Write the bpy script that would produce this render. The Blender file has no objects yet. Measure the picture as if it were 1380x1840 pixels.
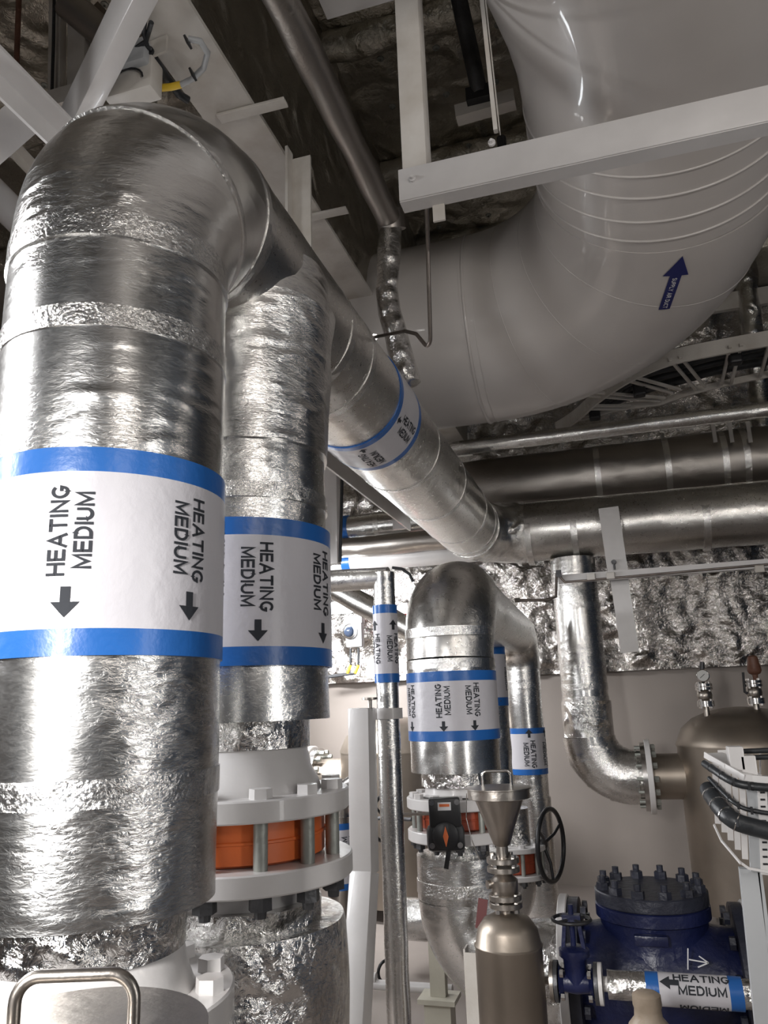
import bpy, bmesh, random
from math import *
from mathutils import Vector, Matrix, noise
random.seed(7)
C = bpy.context.scene.collection
V = Vector
# ------------------------------------------------------------------ camera
F, CX, CY, H = 1390., 690., 920., 1.6
YAW, PITCH, ROLL = radians(16.3), radians(13.9), radians(2.0)
fw = V((-sin(YAW)*cos(PITCH), cos(YAW)*cos(PITCH), sin(PITCH)))
R0 = V((cos(YAW), sin(YAW), 0)); U0 = V((sin(YAW)*sin(PITCH), -cos(YAW)*sin(PITCH), cos(PITCH)))
RR = R0*cos(ROLL) - U0*sin(ROLL); UU = R0*sin(ROLL) + U0*cos(ROLL)
cam = bpy.data.objects.new('camera', bpy.data.cameras.new('camera')); C.objects.link(cam)
m = Matrix((RR, UU, -fw)).transposed().to_4x4(); m.translation = V((0, 0, H)); cam.matrix_world = m
cam.data.sensor_fit = 'VERTICAL'; cam.data.sensor_height = 36; cam.data.lens = F/1840*36
cam.data.clip_start = .05; cam.data.clip_end = 60
bpy.context.scene.camera = cam
def at(px, py, X=None, Y=None, Z=None, d=None):
    r = fw + RR*((px-CX)/F) + UU*((CY-py)/F)
    t = X/r.x if X is not None else Y/r.y if Y is not None else (Z-H)/r.z if Z is not None else d
    return V((r.x*t, r.y*t, H+r.z*t))
# ------------------------------------------------------------------ materials
def newmat(name):
    m = bpy.data.materials.new(name); m.use_nodes = True
    nt = m.node_tree; b = nt.nodes['Principled BSDF']
    return m, nt, b
def add(nt, t, **kw):
    n = nt.nodes.new(t)
    for k, v in kw.items():
        if hasattr(n, k): setattr(n, k, v)
        else: n.inputs[k.replace('_', ' ')].default_value = v
    return n
def ramp(nt, src, pts):
    n = nt.nodes.new('ShaderNodeValToRGB'); e = n.color_ramp.elements
    e[0].position, e[0].color = pts[0][0], (*pts[0][1], 1); e[1].position, e[1].color = pts[-1][0], (*pts[-1][1], 1)
    for p, c in pts[1:-1]:
        x = e.new(p); x.color = (*c, 1)
    nt.links.new(src, n.inputs['Fac']); return n.outputs['Color']
def coords(nt, scale=(1, 1, 1)):
    t = nt.nodes.new('ShaderNodeTexCoord'); mp = nt.nodes.new('ShaderNodeMapping'); mp.inputs['Scale'].default_value = scale
    nt.links.new(t.outputs['Object'], mp.inputs['Vector']); return mp.outputs['Vector']
def foil(name, base=(.78, .77, .75), rough=.2, crink=.35, fine=.12, scale=9., stretch=(1, 1, 1), patch=True, dist=.02, metal=1.):
    m, nt, b = newmat(name)
    b.inputs['Metallic'].default_value = metal
    co = coords(nt, stretch)
    r1 = add(nt, 'ShaderNodeTexNoise', noise_type='RIDGED_MULTIFRACTAL', Scale=scale, Detail=3.5, Roughness=.5, Distortion=.35)
    r2 = add(nt, 'ShaderNodeTexNoise', Scale=scale*5.5, Detail=4., Roughness=.6, Distortion=1.2)
    pm = add(nt, 'ShaderNodeTexNoise', Scale=scale*.22, Detail=3.)
    for n in (r1, r2): nt.links.new(co, n.inputs['Vector'])
    nt.links.new(coords(nt), pm.inputs['Vector'])
    msk = nt.nodes.new('ShaderNodeMapRange'); msk.inputs['From Min'].default_value = .42; msk.inputs['From Max'].default_value = .62
    msk.inputs['To Min'].default_value = .12 if patch else .8; msk.inputs['To Max'].default_value = 1.
    nt.links.new(pm.outputs['Fac'], msk.inputs['Value'])
    mu = add(nt, 'ShaderNodeMath', operation='MULTIPLY'); mu.inputs[1].default_value = crink
    nt.links.new(msk.outputs[0], mu.inputs[0])
    bp1 = nt.nodes.new('ShaderNodeBump'); bp1.inputs['Distance'].default_value = dist
    nt.links.new(mu.outputs[0], bp1.inputs['Strength']); nt.links.new(r1.outputs['Fac'], bp1.inputs['Height'])
    bp2 = nt.nodes.new('ShaderNodeBump'); bp2.inputs['Distance'].default_value = dist*.35
    mu2 = add(nt, 'ShaderNodeMath', operation='MULTIPLY'); mu2.inputs[1].default_value = fine
    nt.links.new(msk.outputs[0], mu2.inputs[0]); nt.links.new(mu2.outputs[0], bp2.inputs['Strength'])
    nt.links.new(r2.outputs['Fac'], bp2.inputs['Height']); nt.links.new(bp1.outputs[0], bp2.inputs['Normal'])
    nt.links.new(bp2.outputs[0], b.inputs['Normal'])
    c = ramp(nt, pm.outputs['Fac'], [(.3, tuple(x*.86 for x in base)), (.7, base)])
    nt.links.new(c, b.inputs['Base Color'])
    rr = nt.nodes.new('ShaderNodeMapRange'); rr.inputs['To Min'].default_value = rough*.8; rr.inputs['To Max'].default_value = rough*1.35
    nt.links.new(r2.outputs['Fac'], rr.inputs['Value']); nt.links.new(rr.outputs[0], b.inputs['Roughness'])
    return m
def paint(name, col, rough=.4, bump=.06, scale=14., var=.08, metal=0., dirt=None, coat=0.):
    m, nt, b = newmat(name); co = coords(nt)
    n = add(nt, 'ShaderNodeTexNoise', Scale=scale, Detail=5.); nt.links.new(co, n.inputs['Vector'])
    n2 = add(nt, 'ShaderNodeTexNoise', Scale=scale*.2, Detail=4.); nt.links.new(co, n2.inputs['Vector'])
    lo = tuple(x*(1-var*1.6) for x in col) if dirt is None else dirt
    c = ramp(nt, n2.outputs['Fac'], [(.3, lo), (.55, col), (.8, tuple(min(1, x*(1+var)) for x in col))])
    nt.links.new(c, b.inputs['Base Color'])
    bp = nt.nodes.new('ShaderNodeBump'); bp.inputs['Strength'].default_value = bump; bp.inputs['Distance'].default_value = .02
    nt.links.new(n.outputs['Fac'], bp.inputs['Height']); nt.links.new(bp.outputs[0], b.inputs['Normal'])
    b.inputs['Roughness'].default_value = rough; b.inputs['Metallic'].default_value = metal
    b.inputs['Coat Weight'].default_value = coat
    return m
def emit(name, col, s):
    m, nt, b = newmat(name); b.inputs['Emission Color'].default_value = (*col, 1); b.inputs['Emission Strength'].default_value = s
    b.inputs['Base Color'].default_value = (*col, 1)
    return m
M = {}
M['foil'] = foil('foil_wrap', rough=.24, crink=.30, fine=.30, scale=11, stretch=(1, 1, 1.7))
M['foil_big'] = foil('foil_wrap_large', rough=.23, crink=.55, fine=.35, scale=8, stretch=(1, 1, 2.6))
M['foil_h'] = foil('foil_header', rough=.27, crink=.26, fine=.3, scale=11, base=(.72, .70, .67))
M['foil_x'] = foil('foil_crinkled', rough=.15, crink=1., fine=.4, scale=9, patch=False, dist=.04)
M['foil_tape'] = foil('foil_tape', rough=.22, crink=.4, fine=.5, scale=20, patch=False, base=(.80, .79, .77), dist=.012)
M['foil_dull'] = foil('foil_dull', rough=.36, crink=.35, fine=.3, scale=8, base=(.42, .39, .36))
M['foil_wall'] = foil('foil_wall', rough=.2, crink=1., fine=.5, scale=4.5, patch=False, dist=.11, base=(.62, .59, .56))
M['foil_ceil'] = foil('foil_ceiling', rough=.3, crink=1., fine=.5, scale=5, patch=False, dist=.1, base=(.66, .62, .54))
M['white'] = paint('white_enamel', (.62, .60, .59), .33, .05, 30, .05, coat=.2)
M['white_old'] = paint('white_enamel_worn', (.60, .57, .53), .42, .12, 22, .1, dirt=(.46, .42, .37))
M['duct'] = paint('duct_enamel', (.58, .545, .52), .3, .04, 10, .04, coat=.3)
M['wall'] = paint('wall_enamel', (.27, .235, .21), .5, .05, 8, .05)
M['steel'] = paint('brushed_steel', (.46, .42, .38), .34, .1, 26, .12, metal=1.)
M['tank'] = paint('pickled_steel', (.36, .31, .26), .42, .08, 10, .16, metal=.9)
M['chrome'] = paint('bright_steel', (.62, .60, .58), .22, .03, 30, .1, metal=1.)
M['galv'] = paint('galvanised_steel', (.36, .37, .34), .5, .15, 40, .15, metal=.6)
M['dark_steel'] = paint('dark_steel', (.10, .10, .105), .45, .2, 40, .2, metal=.6)
M['orange'] = paint('orange_enamel', (.72, .16, .04), .4, .05, 20, .1)
M['orange_d'] = paint('dark_orange_enamel', (.38, .07, .03), .42, .05, 20, .1)
M['blue_valve'] = paint('dark_blue_enamel', (.008, .012, .052), .35, .2, 35, .25)
M['blue_lid'] = paint('slate_blue_enamel', (.02, .022, .035), .42, .25, 35, .25)
M['black'] = paint('black_plastic', (.015, .015, .017), .4, .08, 40, .1)
M['cable'] = paint('black_cable', (.02, .022, .025), .42, .1, 60, .1)
M['label_white'] = paint('label_white', (.56, .545, .575), .34, .10, 30, .03)
M['label_blue'] = paint('label_blue', (.02, .12, .40), .3, .08, 30, .05)
M['ink'] = paint('label_ink', (.02, .023, .03), .75, 0, 10, .05)
M['navy'] = paint('navy_sticker', (.02, .025, .13), .35, 0, 10, .05)
M['sticker_white'] = paint('sticker_white', (.7, .7, .72), .4, 0, 10, .05)
M['yellow'] = paint('yellow_sleeve', (.75, .50, .04), .4, 0, 20, .1)
M['red'] = paint('red_enamel', (.55, .03, .03), .35, .03, 20, .1)
M['grey_box'] = paint('grey_plastic', (.42, .43, .44), .4, .03, 20, .08)
M['lens'] = paint('blue_lens', (.04, .055, .09), .1, 0, 20, .1)
M['brown'] = paint('brown_cap', (.18, .08, .05), .5, .2, 30, .2)
M['cap_grey'] = paint('grey_brown_plastic', (.30, .24, .18), .5, .2, 30, .2)
M['stand'] = paint('cream_enamel', (.55, .52, .43), .45, .1, 20, .1)
M['floor'] = paint('deck_green_grey', (.31, .27, .245), .5, .1, 6, .1)
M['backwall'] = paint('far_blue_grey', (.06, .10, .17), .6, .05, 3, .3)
M['tag'] = paint('tag_dark_red', (.12, .03, .03), .5, 0, 20, .1)
M['tube_on'] = emit('lit_tube', (.93, .97, 1.), 28)
M['tubing'] = paint('instrument_tubing', (.22, .19, .17), .35, .05, 50, .2, metal=.7)
M['dial'] = paint('gauge_dial', (.5, .5, .48), .3, 0, 10, .03)
# ------------------------------------------------------------------ object helpers
def thing(name, label, cat, loc=(0, 0, 0), group=None):
    o = bpy.data.objects.new(name, None); C.objects.link(o); o.location = loc; o.empty_display_size = .1
    o['label'] = label; o['category'] = cat
    if group: o['group'] = group
    return o
def root_of(o):
    while o.parent: o = o.parent
    return o
def obj(name, bm, mat, parent=None, label=None, smooth=None):
    """bm in world coordinates. With a parent the mesh is stored relative to its thing, else to its own base."""
    bmesh.ops.recalc_face_normals(bm, faces=bm.faces)
    if parent is not None: off = V(root_of(parent).location)
    else:
        xs = [v.co for v in bm.verts]
        off = V(((min(v.x for v in xs)+max(v.x for v in xs))/2, (min(v.y for v in xs)+max(v.y for v in xs))/2, min(v.z for v in xs)))
    for v in bm.verts: v.co -= off
    me = bpy.data.meshes.new(name); bm.to_mesh(me); bm.free()
    for mt in (mat if isinstance(mat, (list, tuple)) else [mat]): me.materials.append(M[mt])
    o = bpy.data.objects.new(name, me); C.objects.link(o)
    if parent is not None: o.parent = parent
    else: o.location = off
    if smooth is not None:
        me.polygons.foreach_set('use_smooth', [True]*len(me.polygons))
        me.set_sharp_from_angle(angle=radians(smooth))
    if label: o['label'] = label
    return o
def tag(o, label, cat, group=None):
    o['label'] = label; o['category'] = cat
    if group: o['group'] = group
    return o
def struct(o): o['kind'] = 'structure'; return o
def B_(): return bmesh.new()
def frame(d):
    d = d.normalized(); a = V((0, 0, 1)) if abs(d.z) < .9 else V((0, 1, 0))
    x = a.cross(d).normalized(); return x, d.cross(x), d
def box(bm, c, s, ax=None, mi=0, bev=0.):
    """box centre c, size s, ax = optional 3 axes"""
    ax = ax or (V((1, 0, 0)), V((0, 1, 0)), V((0, 0, 1))); c = V(c)
    vs = []
    for i in (-.5, .5):
        for j in (-.5, .5):
            for k in (-.5, .5): vs.append(bm.verts.new(c+ax[0]*(i*s[0])+ax[1]*(j*s[1])+ax[2]*(k*s[2])))
    fs = [bm.faces.new([vs[i] for i in q]) for q in ((0, 1, 3, 2), (4, 6, 7, 5), (0, 4, 5, 1), (2, 3, 7, 6), (0, 2, 6, 4), (1, 5, 7, 3))]
    for f in fs: f.material_index = mi
    if bev:
        es = list({e for f in fs for e in f.edges})
        r = bmesh.ops.bevel(bm, geom=es, offset=bev, segments=2, affect='EDGES', profile=.5)
        for f in r['faces']: f.material_index = mi
    return bm
def bar(bm, a, b, w, h, up=(0, 0, 1), mi=0, bev=0.):
    a, b = V(a), V(b); d = (b-a); L = d.length; d.normalize(); up = V(up)
    x = d.cross(up)
    if x.length < 1e-3: x = d.cross(V((0, 1, 0)))
    x.normalize(); u = x.cross(d)
    return box(bm, (a+b)/2, (w, L, h), (x, d, u), mi, bev)
def angle_bar(bm, a, b, w, h, t, up=(0, 0, 1), flip=1):
    """L-profile: vertical web at the line plus horizontal flange"""
    a, b = V(a), V(b); d = (b-a).normalized(); up = V(up); x = d.cross(up).normalized()*flip
    bar(bm, a, b, t, h, up); bar(bm, a+x*(w/2)+up*(h/2-t/2), b+x*(w/2)+up*(h/2-t/2), w, t, up)
    return bm
def sweep(bm, pts, r, n=48, wob=0., wf=3., cap=True, mi=0, ref=None, cwob=0., cf=9.):
    rs = r if isinstance(r, (list, tuple)) else [r]*len(pts)
    pts = [V(p) for p in pts]; rings = []
    t0 = (pts[1]-pts[0]).normalized(); x, y, _ = frame(t0)
    prev = t0
    for i, p in enumerate(pts):
        if i == 0: t = t0
        elif i == len(pts)-1: t = (pts[i]-pts[i-1]).normalized()
        else: t = ((pts[i+1]-p).normalized()+(p-pts[i-1]).normalized()).normalized()
        q = prev.rotation_difference(t); x = q @ x; x = (x-t*x.dot(t)).normalized(); y = t.cross(x); prev = t
        ring = []
        for k in range(n):
            a = 2*pi*k/n; dr = x*cos(a)+y*sin(a); rr = rs[i]
            if wob:
                w = p+dr*rs[i]
                rr += wob*noise.noise(w*wf)
            if cwob:
                w = p+dr*rs[i]; rr += cwob*(1-2*abs(noise.noise(w*cf)))
            ring.append(bm.verts.new(p+dr*rr))
        rings.append(ring)
    for a, b in zip(rings, rings[1:]):
        for k in range(n):
            f = bm.faces.new((a[k], a[(k+1) % n], b[(k+1) % n], b[k])); f.material_index = mi
    if cap:
        f = bm.faces.new(rings[0][::-1]); f.material_index = mi; f = bm.faces.new(rings[-1]); f.material_index = mi
    return bm
def dense(a, b, step=.03):
    a, b = V(a), V(b); n = max(1, int((b-a).length/step)); return [a.lerp(b, i/n) for i in range(n+1)]
def tube(bm, a, b, r, n=24, mi=0): return sweep(bm, [a, b], r, n, mi=mi)
def arcpts(p0, c, p1, R, n=14):
    """fillet of corner c with radius R: returns tangent points and arc"""
    d0 = (p0-c).normalized(); d1 = (p1-c).normalized(); ang = d0.angle(d1); tl = R/tan(ang/2)
    a = c+d0*tl; b = c+d1*tl; bis = (d0+d1).normalized(); o = c+bis*(R/sin(ang/2))
    va = a-o; vb = b-o; out = []
    th = va.angle(vb); axis = va.cross(vb).normalized()
    for i in range(n+1): out.append(o+Matrix.Rotation(th*i/n, 3, axis) @ va)
    return out
def fillet(points, R, n=10):
    pts = [V(p) for p in points]; out = [pts[0]]
    for i in range(1, len(pts)-1):
        out += arcpts(pts[i-1], pts[i], pts[i+1], R, n)
    out.append(pts[-1]); return out
def pipe_run(parent, points, R, r, mat, wob=.003, n=56, straight='straight_section', bend='elbow', step=.04, wf=4., cwob=0.):
    """straight sections and elbows as parts"""
    pts = [V(p) for p in points]; cur = pts[0]
    for i in range(1, len(pts)):
        if i < len(pts)-1:
            arc = arcpts(pts[i-1], pts[i], pts[i+1], R, 18)
            bm = B_(); sweep(bm, dense(cur, arc[0], step), r, n, wob, wf, cap=True, cwob=cwob); obj(straight, bm, mat, parent, smooth=50)
            bm = B_(); sweep(bm, arc, r*1.004, n, wob*1.3, wf, cwob=cwob); obj(bend, bm, mat, parent, smooth=50)
            cur = arc[-1]
        else:
            bm = B_(); sweep(bm, dense(cur, pts[i], step), r, n, wob, wf, cwob=cwob); obj(straight, bm, mat, parent, smooth=50)
def lathe(bm, o, prof, axis=(0, 0, 1), n=48, mi=0, cap=True):
    """prof = [(r, h)...] along axis from o"""
    x, y, d = frame(V(axis)); o = V(o); rings = []
    for r, h in prof:
        rings.append([bm.verts.new(o+d*h+(x*cos(2*pi*k/n)+y*sin(2*pi*k/n))*max(r, 1e-4)) for k in range(n)])
    for a, b in zip(rings, rings[1:]):
        for k in range(n):
            f = bm.faces.new((a[k], a[(k+1) % n], b[(k+1) % n], b[k])); f.material_index = mi
    if cap:
        f = bm.faces.new(rings[0][::-1]); f.material_index = mi; f = bm.faces.new(rings[-1]); f.material_index = mi
    return bm
def hexa(bm, o, r, h, axis=(0, 0, 1), mi=0, rot=0.):
    x, y, d = frame(V(axis)); o = V(o); a = []; b = []
    for k in range(6):
        q = (x*cos(rot+pi*k/3)+y*sin(rot+pi*k/3))
        a.append(bm.verts.new(o+q*r)); b.append(bm.verts.new(o+q*r*.97+d*h))
    bm.faces.new(a[::-1]).material_index = mi; bm.faces.new(b).material_index = mi
    for k in range(6): bm.faces.new((a[k], a[(k+1) % 6], b[(k+1) % 6], b[k])).material_index = mi
    return bm
def ring_torus(bm, c, axis, R, r, n=48, k=10, mi=0):
    x, y, d = frame(V(axis)); c = V(c)
    g = [[bm.verts.new(c+(x*cos(2*pi*i/n)+y*sin(2*pi*i/n))*(R+r*cos(2*pi*j/k))+d*(r*sin(2*pi*j/k))) for j in range(k)] for i in range(n)]
    for i in range(n):
        for j in range(k): bm.faces.new((g[i][j], g[(i+1) % n][j], g[(i+1) % n][(j+1) % k], g[i][(j+1) % k])).material_index = mi
    return bm
# ------------------------------------------------------------------ lettering
_txt = {}
def _arc(cx, cy, rx, ry, a0, a1, n=10): return [(cx+rx*cos(radians(a0+(a1-a0)*i/n)), cy+ry*sin(radians(a0+(a1-a0)*i/n))) for i in range(n+1)]
# stroke letters: width, list of polylines in a box of cap height 1
_gl = {
 'H': (.72, [[(0, 0), (0, 1)], [(.72, 0), (.72, 1)], [(0, .5), (.72, .5)]]),
 'E': (.62, [[(.62, 0), (0, 0), (0, 1), (.6, 1)], [(0, .52), (.56, .52)]]),
 'A': (.82, [[(0, -.06), (.41, 1.02), (.82, -.06)], [(.17, .3), (.65, .3)]]),
 'T': (.72, [[(0, 1), (.72, 1)], [(.36, 0), (.36, 1)]]),
 'I': (.02, [[(.01, 0), (.01, 1)]]),
 'N': (.7, [[(0, 0), (0, 1), (.7, 0), (.7, 1)]]),
 'G': (.76, [_arc(.4, .5, .4, .5, 42, 270, 16)+_arc(.4, .5, .37, .5, 270, 318, 4)+[(.74, .42), (.44, .42)]]),
 'M': (.84, [[(0, 0), (0, 1), (.42, .12), (.84, 1), (.84, 0)]]),
 'D': (.7, [[(.3, 0), (0, 0), (0, 1), (.3, 1)]+_arc(.3, .5, .4, .5, 90, -90, 14)]),
 'U': (.7, [[(0, 1), (0, .35)]+_arc(.35, .35, .35, .35, 180, 360, 12)+[(.7, 1)]]),
 'S': (.64, [_arc(.32, .74, .3, .26, 20, 180, 9)+[(.06, .6), (.3, .5), (.58, .42)]+_arc(.32, .26, .32, .26, 25, -160, 10)]),
 'P': (.62, [[(0, 0), (0, 1), (.36, 1)]+_arc(.36, .75, .26, .25, 90, -90, 8)+[(0, .5)]]),
 'L': (.56, [[(0, 1), (0, 0), (.56, 0)]]),
 'Y': (.74, [[(0, 1), (.37, .48), (.74, 1)], [(.37, .48), (.37, 0)]]),
 'R': (.68, [[(0, 0), (0, 1), (.38, 1)]+_arc(.38, .75, .26, .25, 90, -90, 8)+[(0, .5)], [(.34, .5), (.68, 0)]]),
 'C': (.72, [_arc(.4, .5, .4, .5, 45, 315, 18)])}
def text_geo(s, bold=.19, step=.07):
    """cap height .72 per unit size, centred; finely split so it can be wrapped on a pipe"""
    if s in _txt: return _txt[s]
    bm = B_(); lines = s.split('\n'); hw = bold/2
    for li, ln in enumerate(lines):
        wd = sum((.3 if ch == ' ' else _gl[ch][0])+.31 for ch in ln)-.31; x = -wd/2; y = -1.38*li
        for ch in ln:
            if ch == ' ': x += .6; continue
            gw, strokes = _gl[ch]
            for st in strokes:
                P2 = [V((a+x, hw+b*(1-bold)+y, 0)) for a, b in st]; n = len(P2); L, R_ = [], []
                for i, p in enumerate(P2):
                    d0 = (p-P2[i-1]).normalized() if i else (P2[1]-p).normalized(); d1 = (P2[i+1]-p).normalized() if i < n-1 else d0
                    if i in (0, n-1): nn = V((-d1.y, d1.x, 0)); k_ = 1.; p = p+(d1*hw*(1 if i else -1) if (i in (0, n-1) and len(st) < 9) else V((0, 0, 0)))
                    else:
                        n0, n1 = V((-d0.y, d0.x, 0)), V((-d1.y, d1.x, 0)); nn = (n0+n1)
                        nn = nn.normalized() if nn.length > 1e-4 else n0; k_ = min(2.2, 1/max(.2, nn.dot(n0)))
                    L.append(p+nn*hw*k_); R_.append(p-nn*hw*k_)
                for i in range(n-1):
                    bm.faces.new([bm.verts.new(q) for q in (L[i], L[i+1], R_[i+1], R_[i])])
            x += gw+.31
    for v in bm.verts: v.co *= .72
    xs = [v.co.x for v in bm.verts]; ys = [v.co.y for v in bm.verts]; cy = (min(ys)+max(ys))/2; cx = (min(xs)+max(xs))/2
    for v in bm.verts: v.co.y -= cy; v.co.x -= cx
    y = -2.
    while y < 2:
        bmesh.ops.bisect_plane(bm, geom=bm.verts[:]+bm.edges[:]+bm.faces[:], plane_co=(0, y, 0), plane_no=(0, 1, 0)); y += step
    bm.verts.index_update()
    g = ([tuple(v.co) for v in bm.verts], [[v.index for v in f.verts] for f in bm.faces])
    bm.free(); _txt[s] = g; return g
def flat_text(bm, s, o, xd, yd, size, wx=1., mi=0):
    vs, fs = text_geo(s); q = [bm.verts.new(V(o)+V(xd)*(x*size*wx)+V(yd)*(y*size)) for x, y, _ in vs]
    for f in fs:
        try: bm.faces.new([q[i] for i in f]).material_index = mi
        except ValueError: pass
def pipe_label(parent, o, axis, e1, r, v0, v1, strip, sets, tsize=.06, asize=.05, txt='HEATING\nMEDIUM', wx=.8, arrow_off=None, toff=0.):
    """wrapped label. axis = 'up' direction of v; sets = [(angle, 'up'|'down', arrow +1/-1/0)]"""
    w = V(axis).normalized(); e1 = V(e1); e1 = (e1-w*e1.dot(w)).normalized(); e2 = w.cross(e1); o = V(o); rs = r+.0035
    P = lambda u, v, rad: o+w*v+(e1*cos(u)+e2*sin(u))*rad
    bm = B_(); n = 72
    hs = [(v0, 0), (v0+strip, 1), (v0+strip, 1), (v1-strip, 0), (v1-strip, 0), (v1, 0)]
    lv = [v0, v0+strip, v0+strip+(v1-v0-2*strip)/2, v1-strip, v1]; mi = [1, 0, 0, 1]
    rings = [[bm.verts.new(P(2*pi*k/n, v, rs)) for k in range(n)] for v in lv]
    ends = [[bm.verts.new(P(2*pi*k/n, v, r-.004)) for k in range(n)] for v in (v0, v1)]
    for q in range(4):
        for k in range(n): bm.faces.new((rings[q][k], rings[q][(k+1) % n], rings[q+1][(k+1) % n], rings[q+1][k])).material_index = mi[q]
    for a, b in ((ends[0], rings[0]), (rings[4], ends[1])):
        for k in range(n): bm.faces.new((a[k], a[(k+1) % n], b[(k+1) % n], b[k])).material_index = 1
    lab = obj('pipe_label', bm, ['label_white', 'label_blue'], parent, smooth=40)
    vm = (v0+v1)/2
    for ang, mode, ar in sets:
        bm = B_(); vs, fs = text_geo(txt)
        tl = (max(v[0] for v in vs)-min(v[0] for v in vs))*tsize*wx
        shift = (toff if toff else (ar*-.5*asize*1.5))
        q = []
        for x, y, _ in vs:
            x *= tsize*wx; y *= tsize
            u, v = (-y, x) if mode == 'up' else (y, -x)
            q.append(bm.verts.new(P(ang+u/rs, vm+v+shift, rs+.0015)))
        for f in fs:
            try: bm.faces.new([q[i] for i in f])
            except ValueError: pass
        obj('lettering', bm, 'ink', lab)
        if ar:
            bm = B_(); base = vm+shift+ar*(tl/2+asize*.35); s = asize
            def pt(u, v): return bm.verts.new(P(ang+u/rs, base+ar*v, rs+.0015))
            for u0, u1 in ((-.16, -.05), (-.05, .05), (.05, .16)):
                bm.faces.new([pt(u0*s, 0), pt(u1*s, 0), pt(u1*s, .5*s), pt(u0*s, .5*s)])
            bm.faces.new([pt(-.46*s, .5*s), pt(-.15*s, .5*s), pt(-.15*s, .84*s)]); bm.faces.new([pt(.46*s, .5*s), pt(.15*s, .5*s), pt(.15*s, .84*s)])
            bm.faces.new([pt(-.15*s, .5*s), pt(.15*s, .5*s), pt(.15*s, .84*s), pt(0, s), pt(-.15*s, .84*s)])
            obj('arrow', bm, 'ink', lab)
    return lab
def tape(parent, o, axis, r, v, w, mat='foil_tape', wob=.003, wf=4., name='foil_tape'):
    ax = V(axis).normalized(); o = V(o); bm = B_()
    sweep(bm, dense(o+ax*(v-w/2), o+ax*(v+w/2), .02), r+.0022, 56, wob, wf, cap=True, cwob=.0015, cf=14); obj(name, bm, mat, parent, smooth=60)
def to_cam(o, axis):
    d = V((0, 0, H))-V(o); a = V(axis).normalized(); return (d-a*d.dot(a)).normalized()
# ================================================================== SETTING
XL, XR, YB, YF, ZC = -4.6, 3.6, -3.2, 7.5, 5.3
ZF = 1.812
def plane(name, corners, mat, sub=1):
    bm = B_(); q = [bm.verts.new(V(c)) for c in corners]; f = bm.faces.new(q)
    if sub > 1: bmesh.ops.subdivide_edges(bm, edges=bm.edges[:], cuts=sub, use_grid_fill=True)
    me = bpy.data.meshes.new(name); bm.to_mesh(me); bm.free(); me.materials.append(M[mat])
    o = bpy.data.objects.new(name, me); C.objects.link(o); return struct(o)
def slab(name, lo, hi, mat):
    bm = B_(); lo, hi = V(lo), V(hi); box(bm, (lo+hi)/2, hi-lo); return struct(obj(name, bm, mat))
slab('floor', (XL, YB, -.1), (XR, YF, 0), 'floor')
slab('wall_far', (XL, YF, 0), (XR, YF+.1, ZC), 'wall')
slab('wall_left', (XL-.1, YB, 0), (XL, YF+.1, ZC), 'wall')
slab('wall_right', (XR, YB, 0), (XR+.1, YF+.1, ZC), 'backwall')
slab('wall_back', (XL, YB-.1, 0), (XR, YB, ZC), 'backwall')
# ceiling of foil-faced insulation with soft sag between the pins
def cushion(name, o, ux, uy, nx, ny, amp, fq, mat, parent=None):
    bm = B_(); nrm = V(ux).cross(V(uy)).normalized(); g = []
    for i in range(nx+1):
        row = []
        for j in range(ny+1):
            p = V(o)+V(ux)*(i/nx)+V(uy)*(j/ny)
            q = p*fq; h = noise.noise(q)*.6+(1-abs(noise.noise(q*2.1+V((5, 2, 1))))*2)*.35+(1-abs(noise.noise(q*5.3))*2)*.13
            row.append(bm.verts.new(p+nrm*(amp*h)))
        g.append(row)
    for i in range(nx):
        for j in range(ny): bm.faces.new((g[i][j], g[i+1][j], g[i+1][j+1], g[i][j+1]))
    return obj(name, bm, mat, parent, smooth=180)
cl = struct(cushion('ceiling', (XL, YB, ZC), (XR-XL, 0, 0), (0, YF-YB, 0), 200, 240, .05, 1.6, 'foil_ceil'))
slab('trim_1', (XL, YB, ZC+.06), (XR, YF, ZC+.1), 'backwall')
fw_ = cushion('trim_2', (XL, YF-.07, ZF), (XR-XL, 0, 0), (0, 0, ZC-ZF), 320, 130, .075, 2.6, 'foil_wall'); struct(fw_)
# foil-wrapped deck beams under the ceiling
k = 3
for yb in (.6, 1.55, 2.5, 3.45, 4.6, 5.6, 6.5):
    bm = B_(); a = V((XL, yb, ZC-.05)); b = V((XR, yb, ZC-.05)); pts = dense(a, b, .06)
    sweep(bm, pts, .085, 20, .03, 3.5, cwob=.012, cf=5)
    struct(obj('trim_%d' % k, bm, 'foil_ceil', smooth=60)); k += 1
# foil insulation pins on the ceiling
i = 0
for ix in range(14):
    for iy in range(11):
        x = -2.9+ix*.32+random.uniform(-.05, .05); y = 1.1+iy*.42+random.uniform(-.05, .05)
        bm = B_(); lathe(bm, (x, y, ZC-.045), [(.022, 0), (.02, -.006), (.006, -.009), (.005, -.022)], n=12)
        if i < 96: obj('insulation_pin', bm, 'galv', cl, smooth=40)
        else: bm.free()
        i += 1
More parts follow.
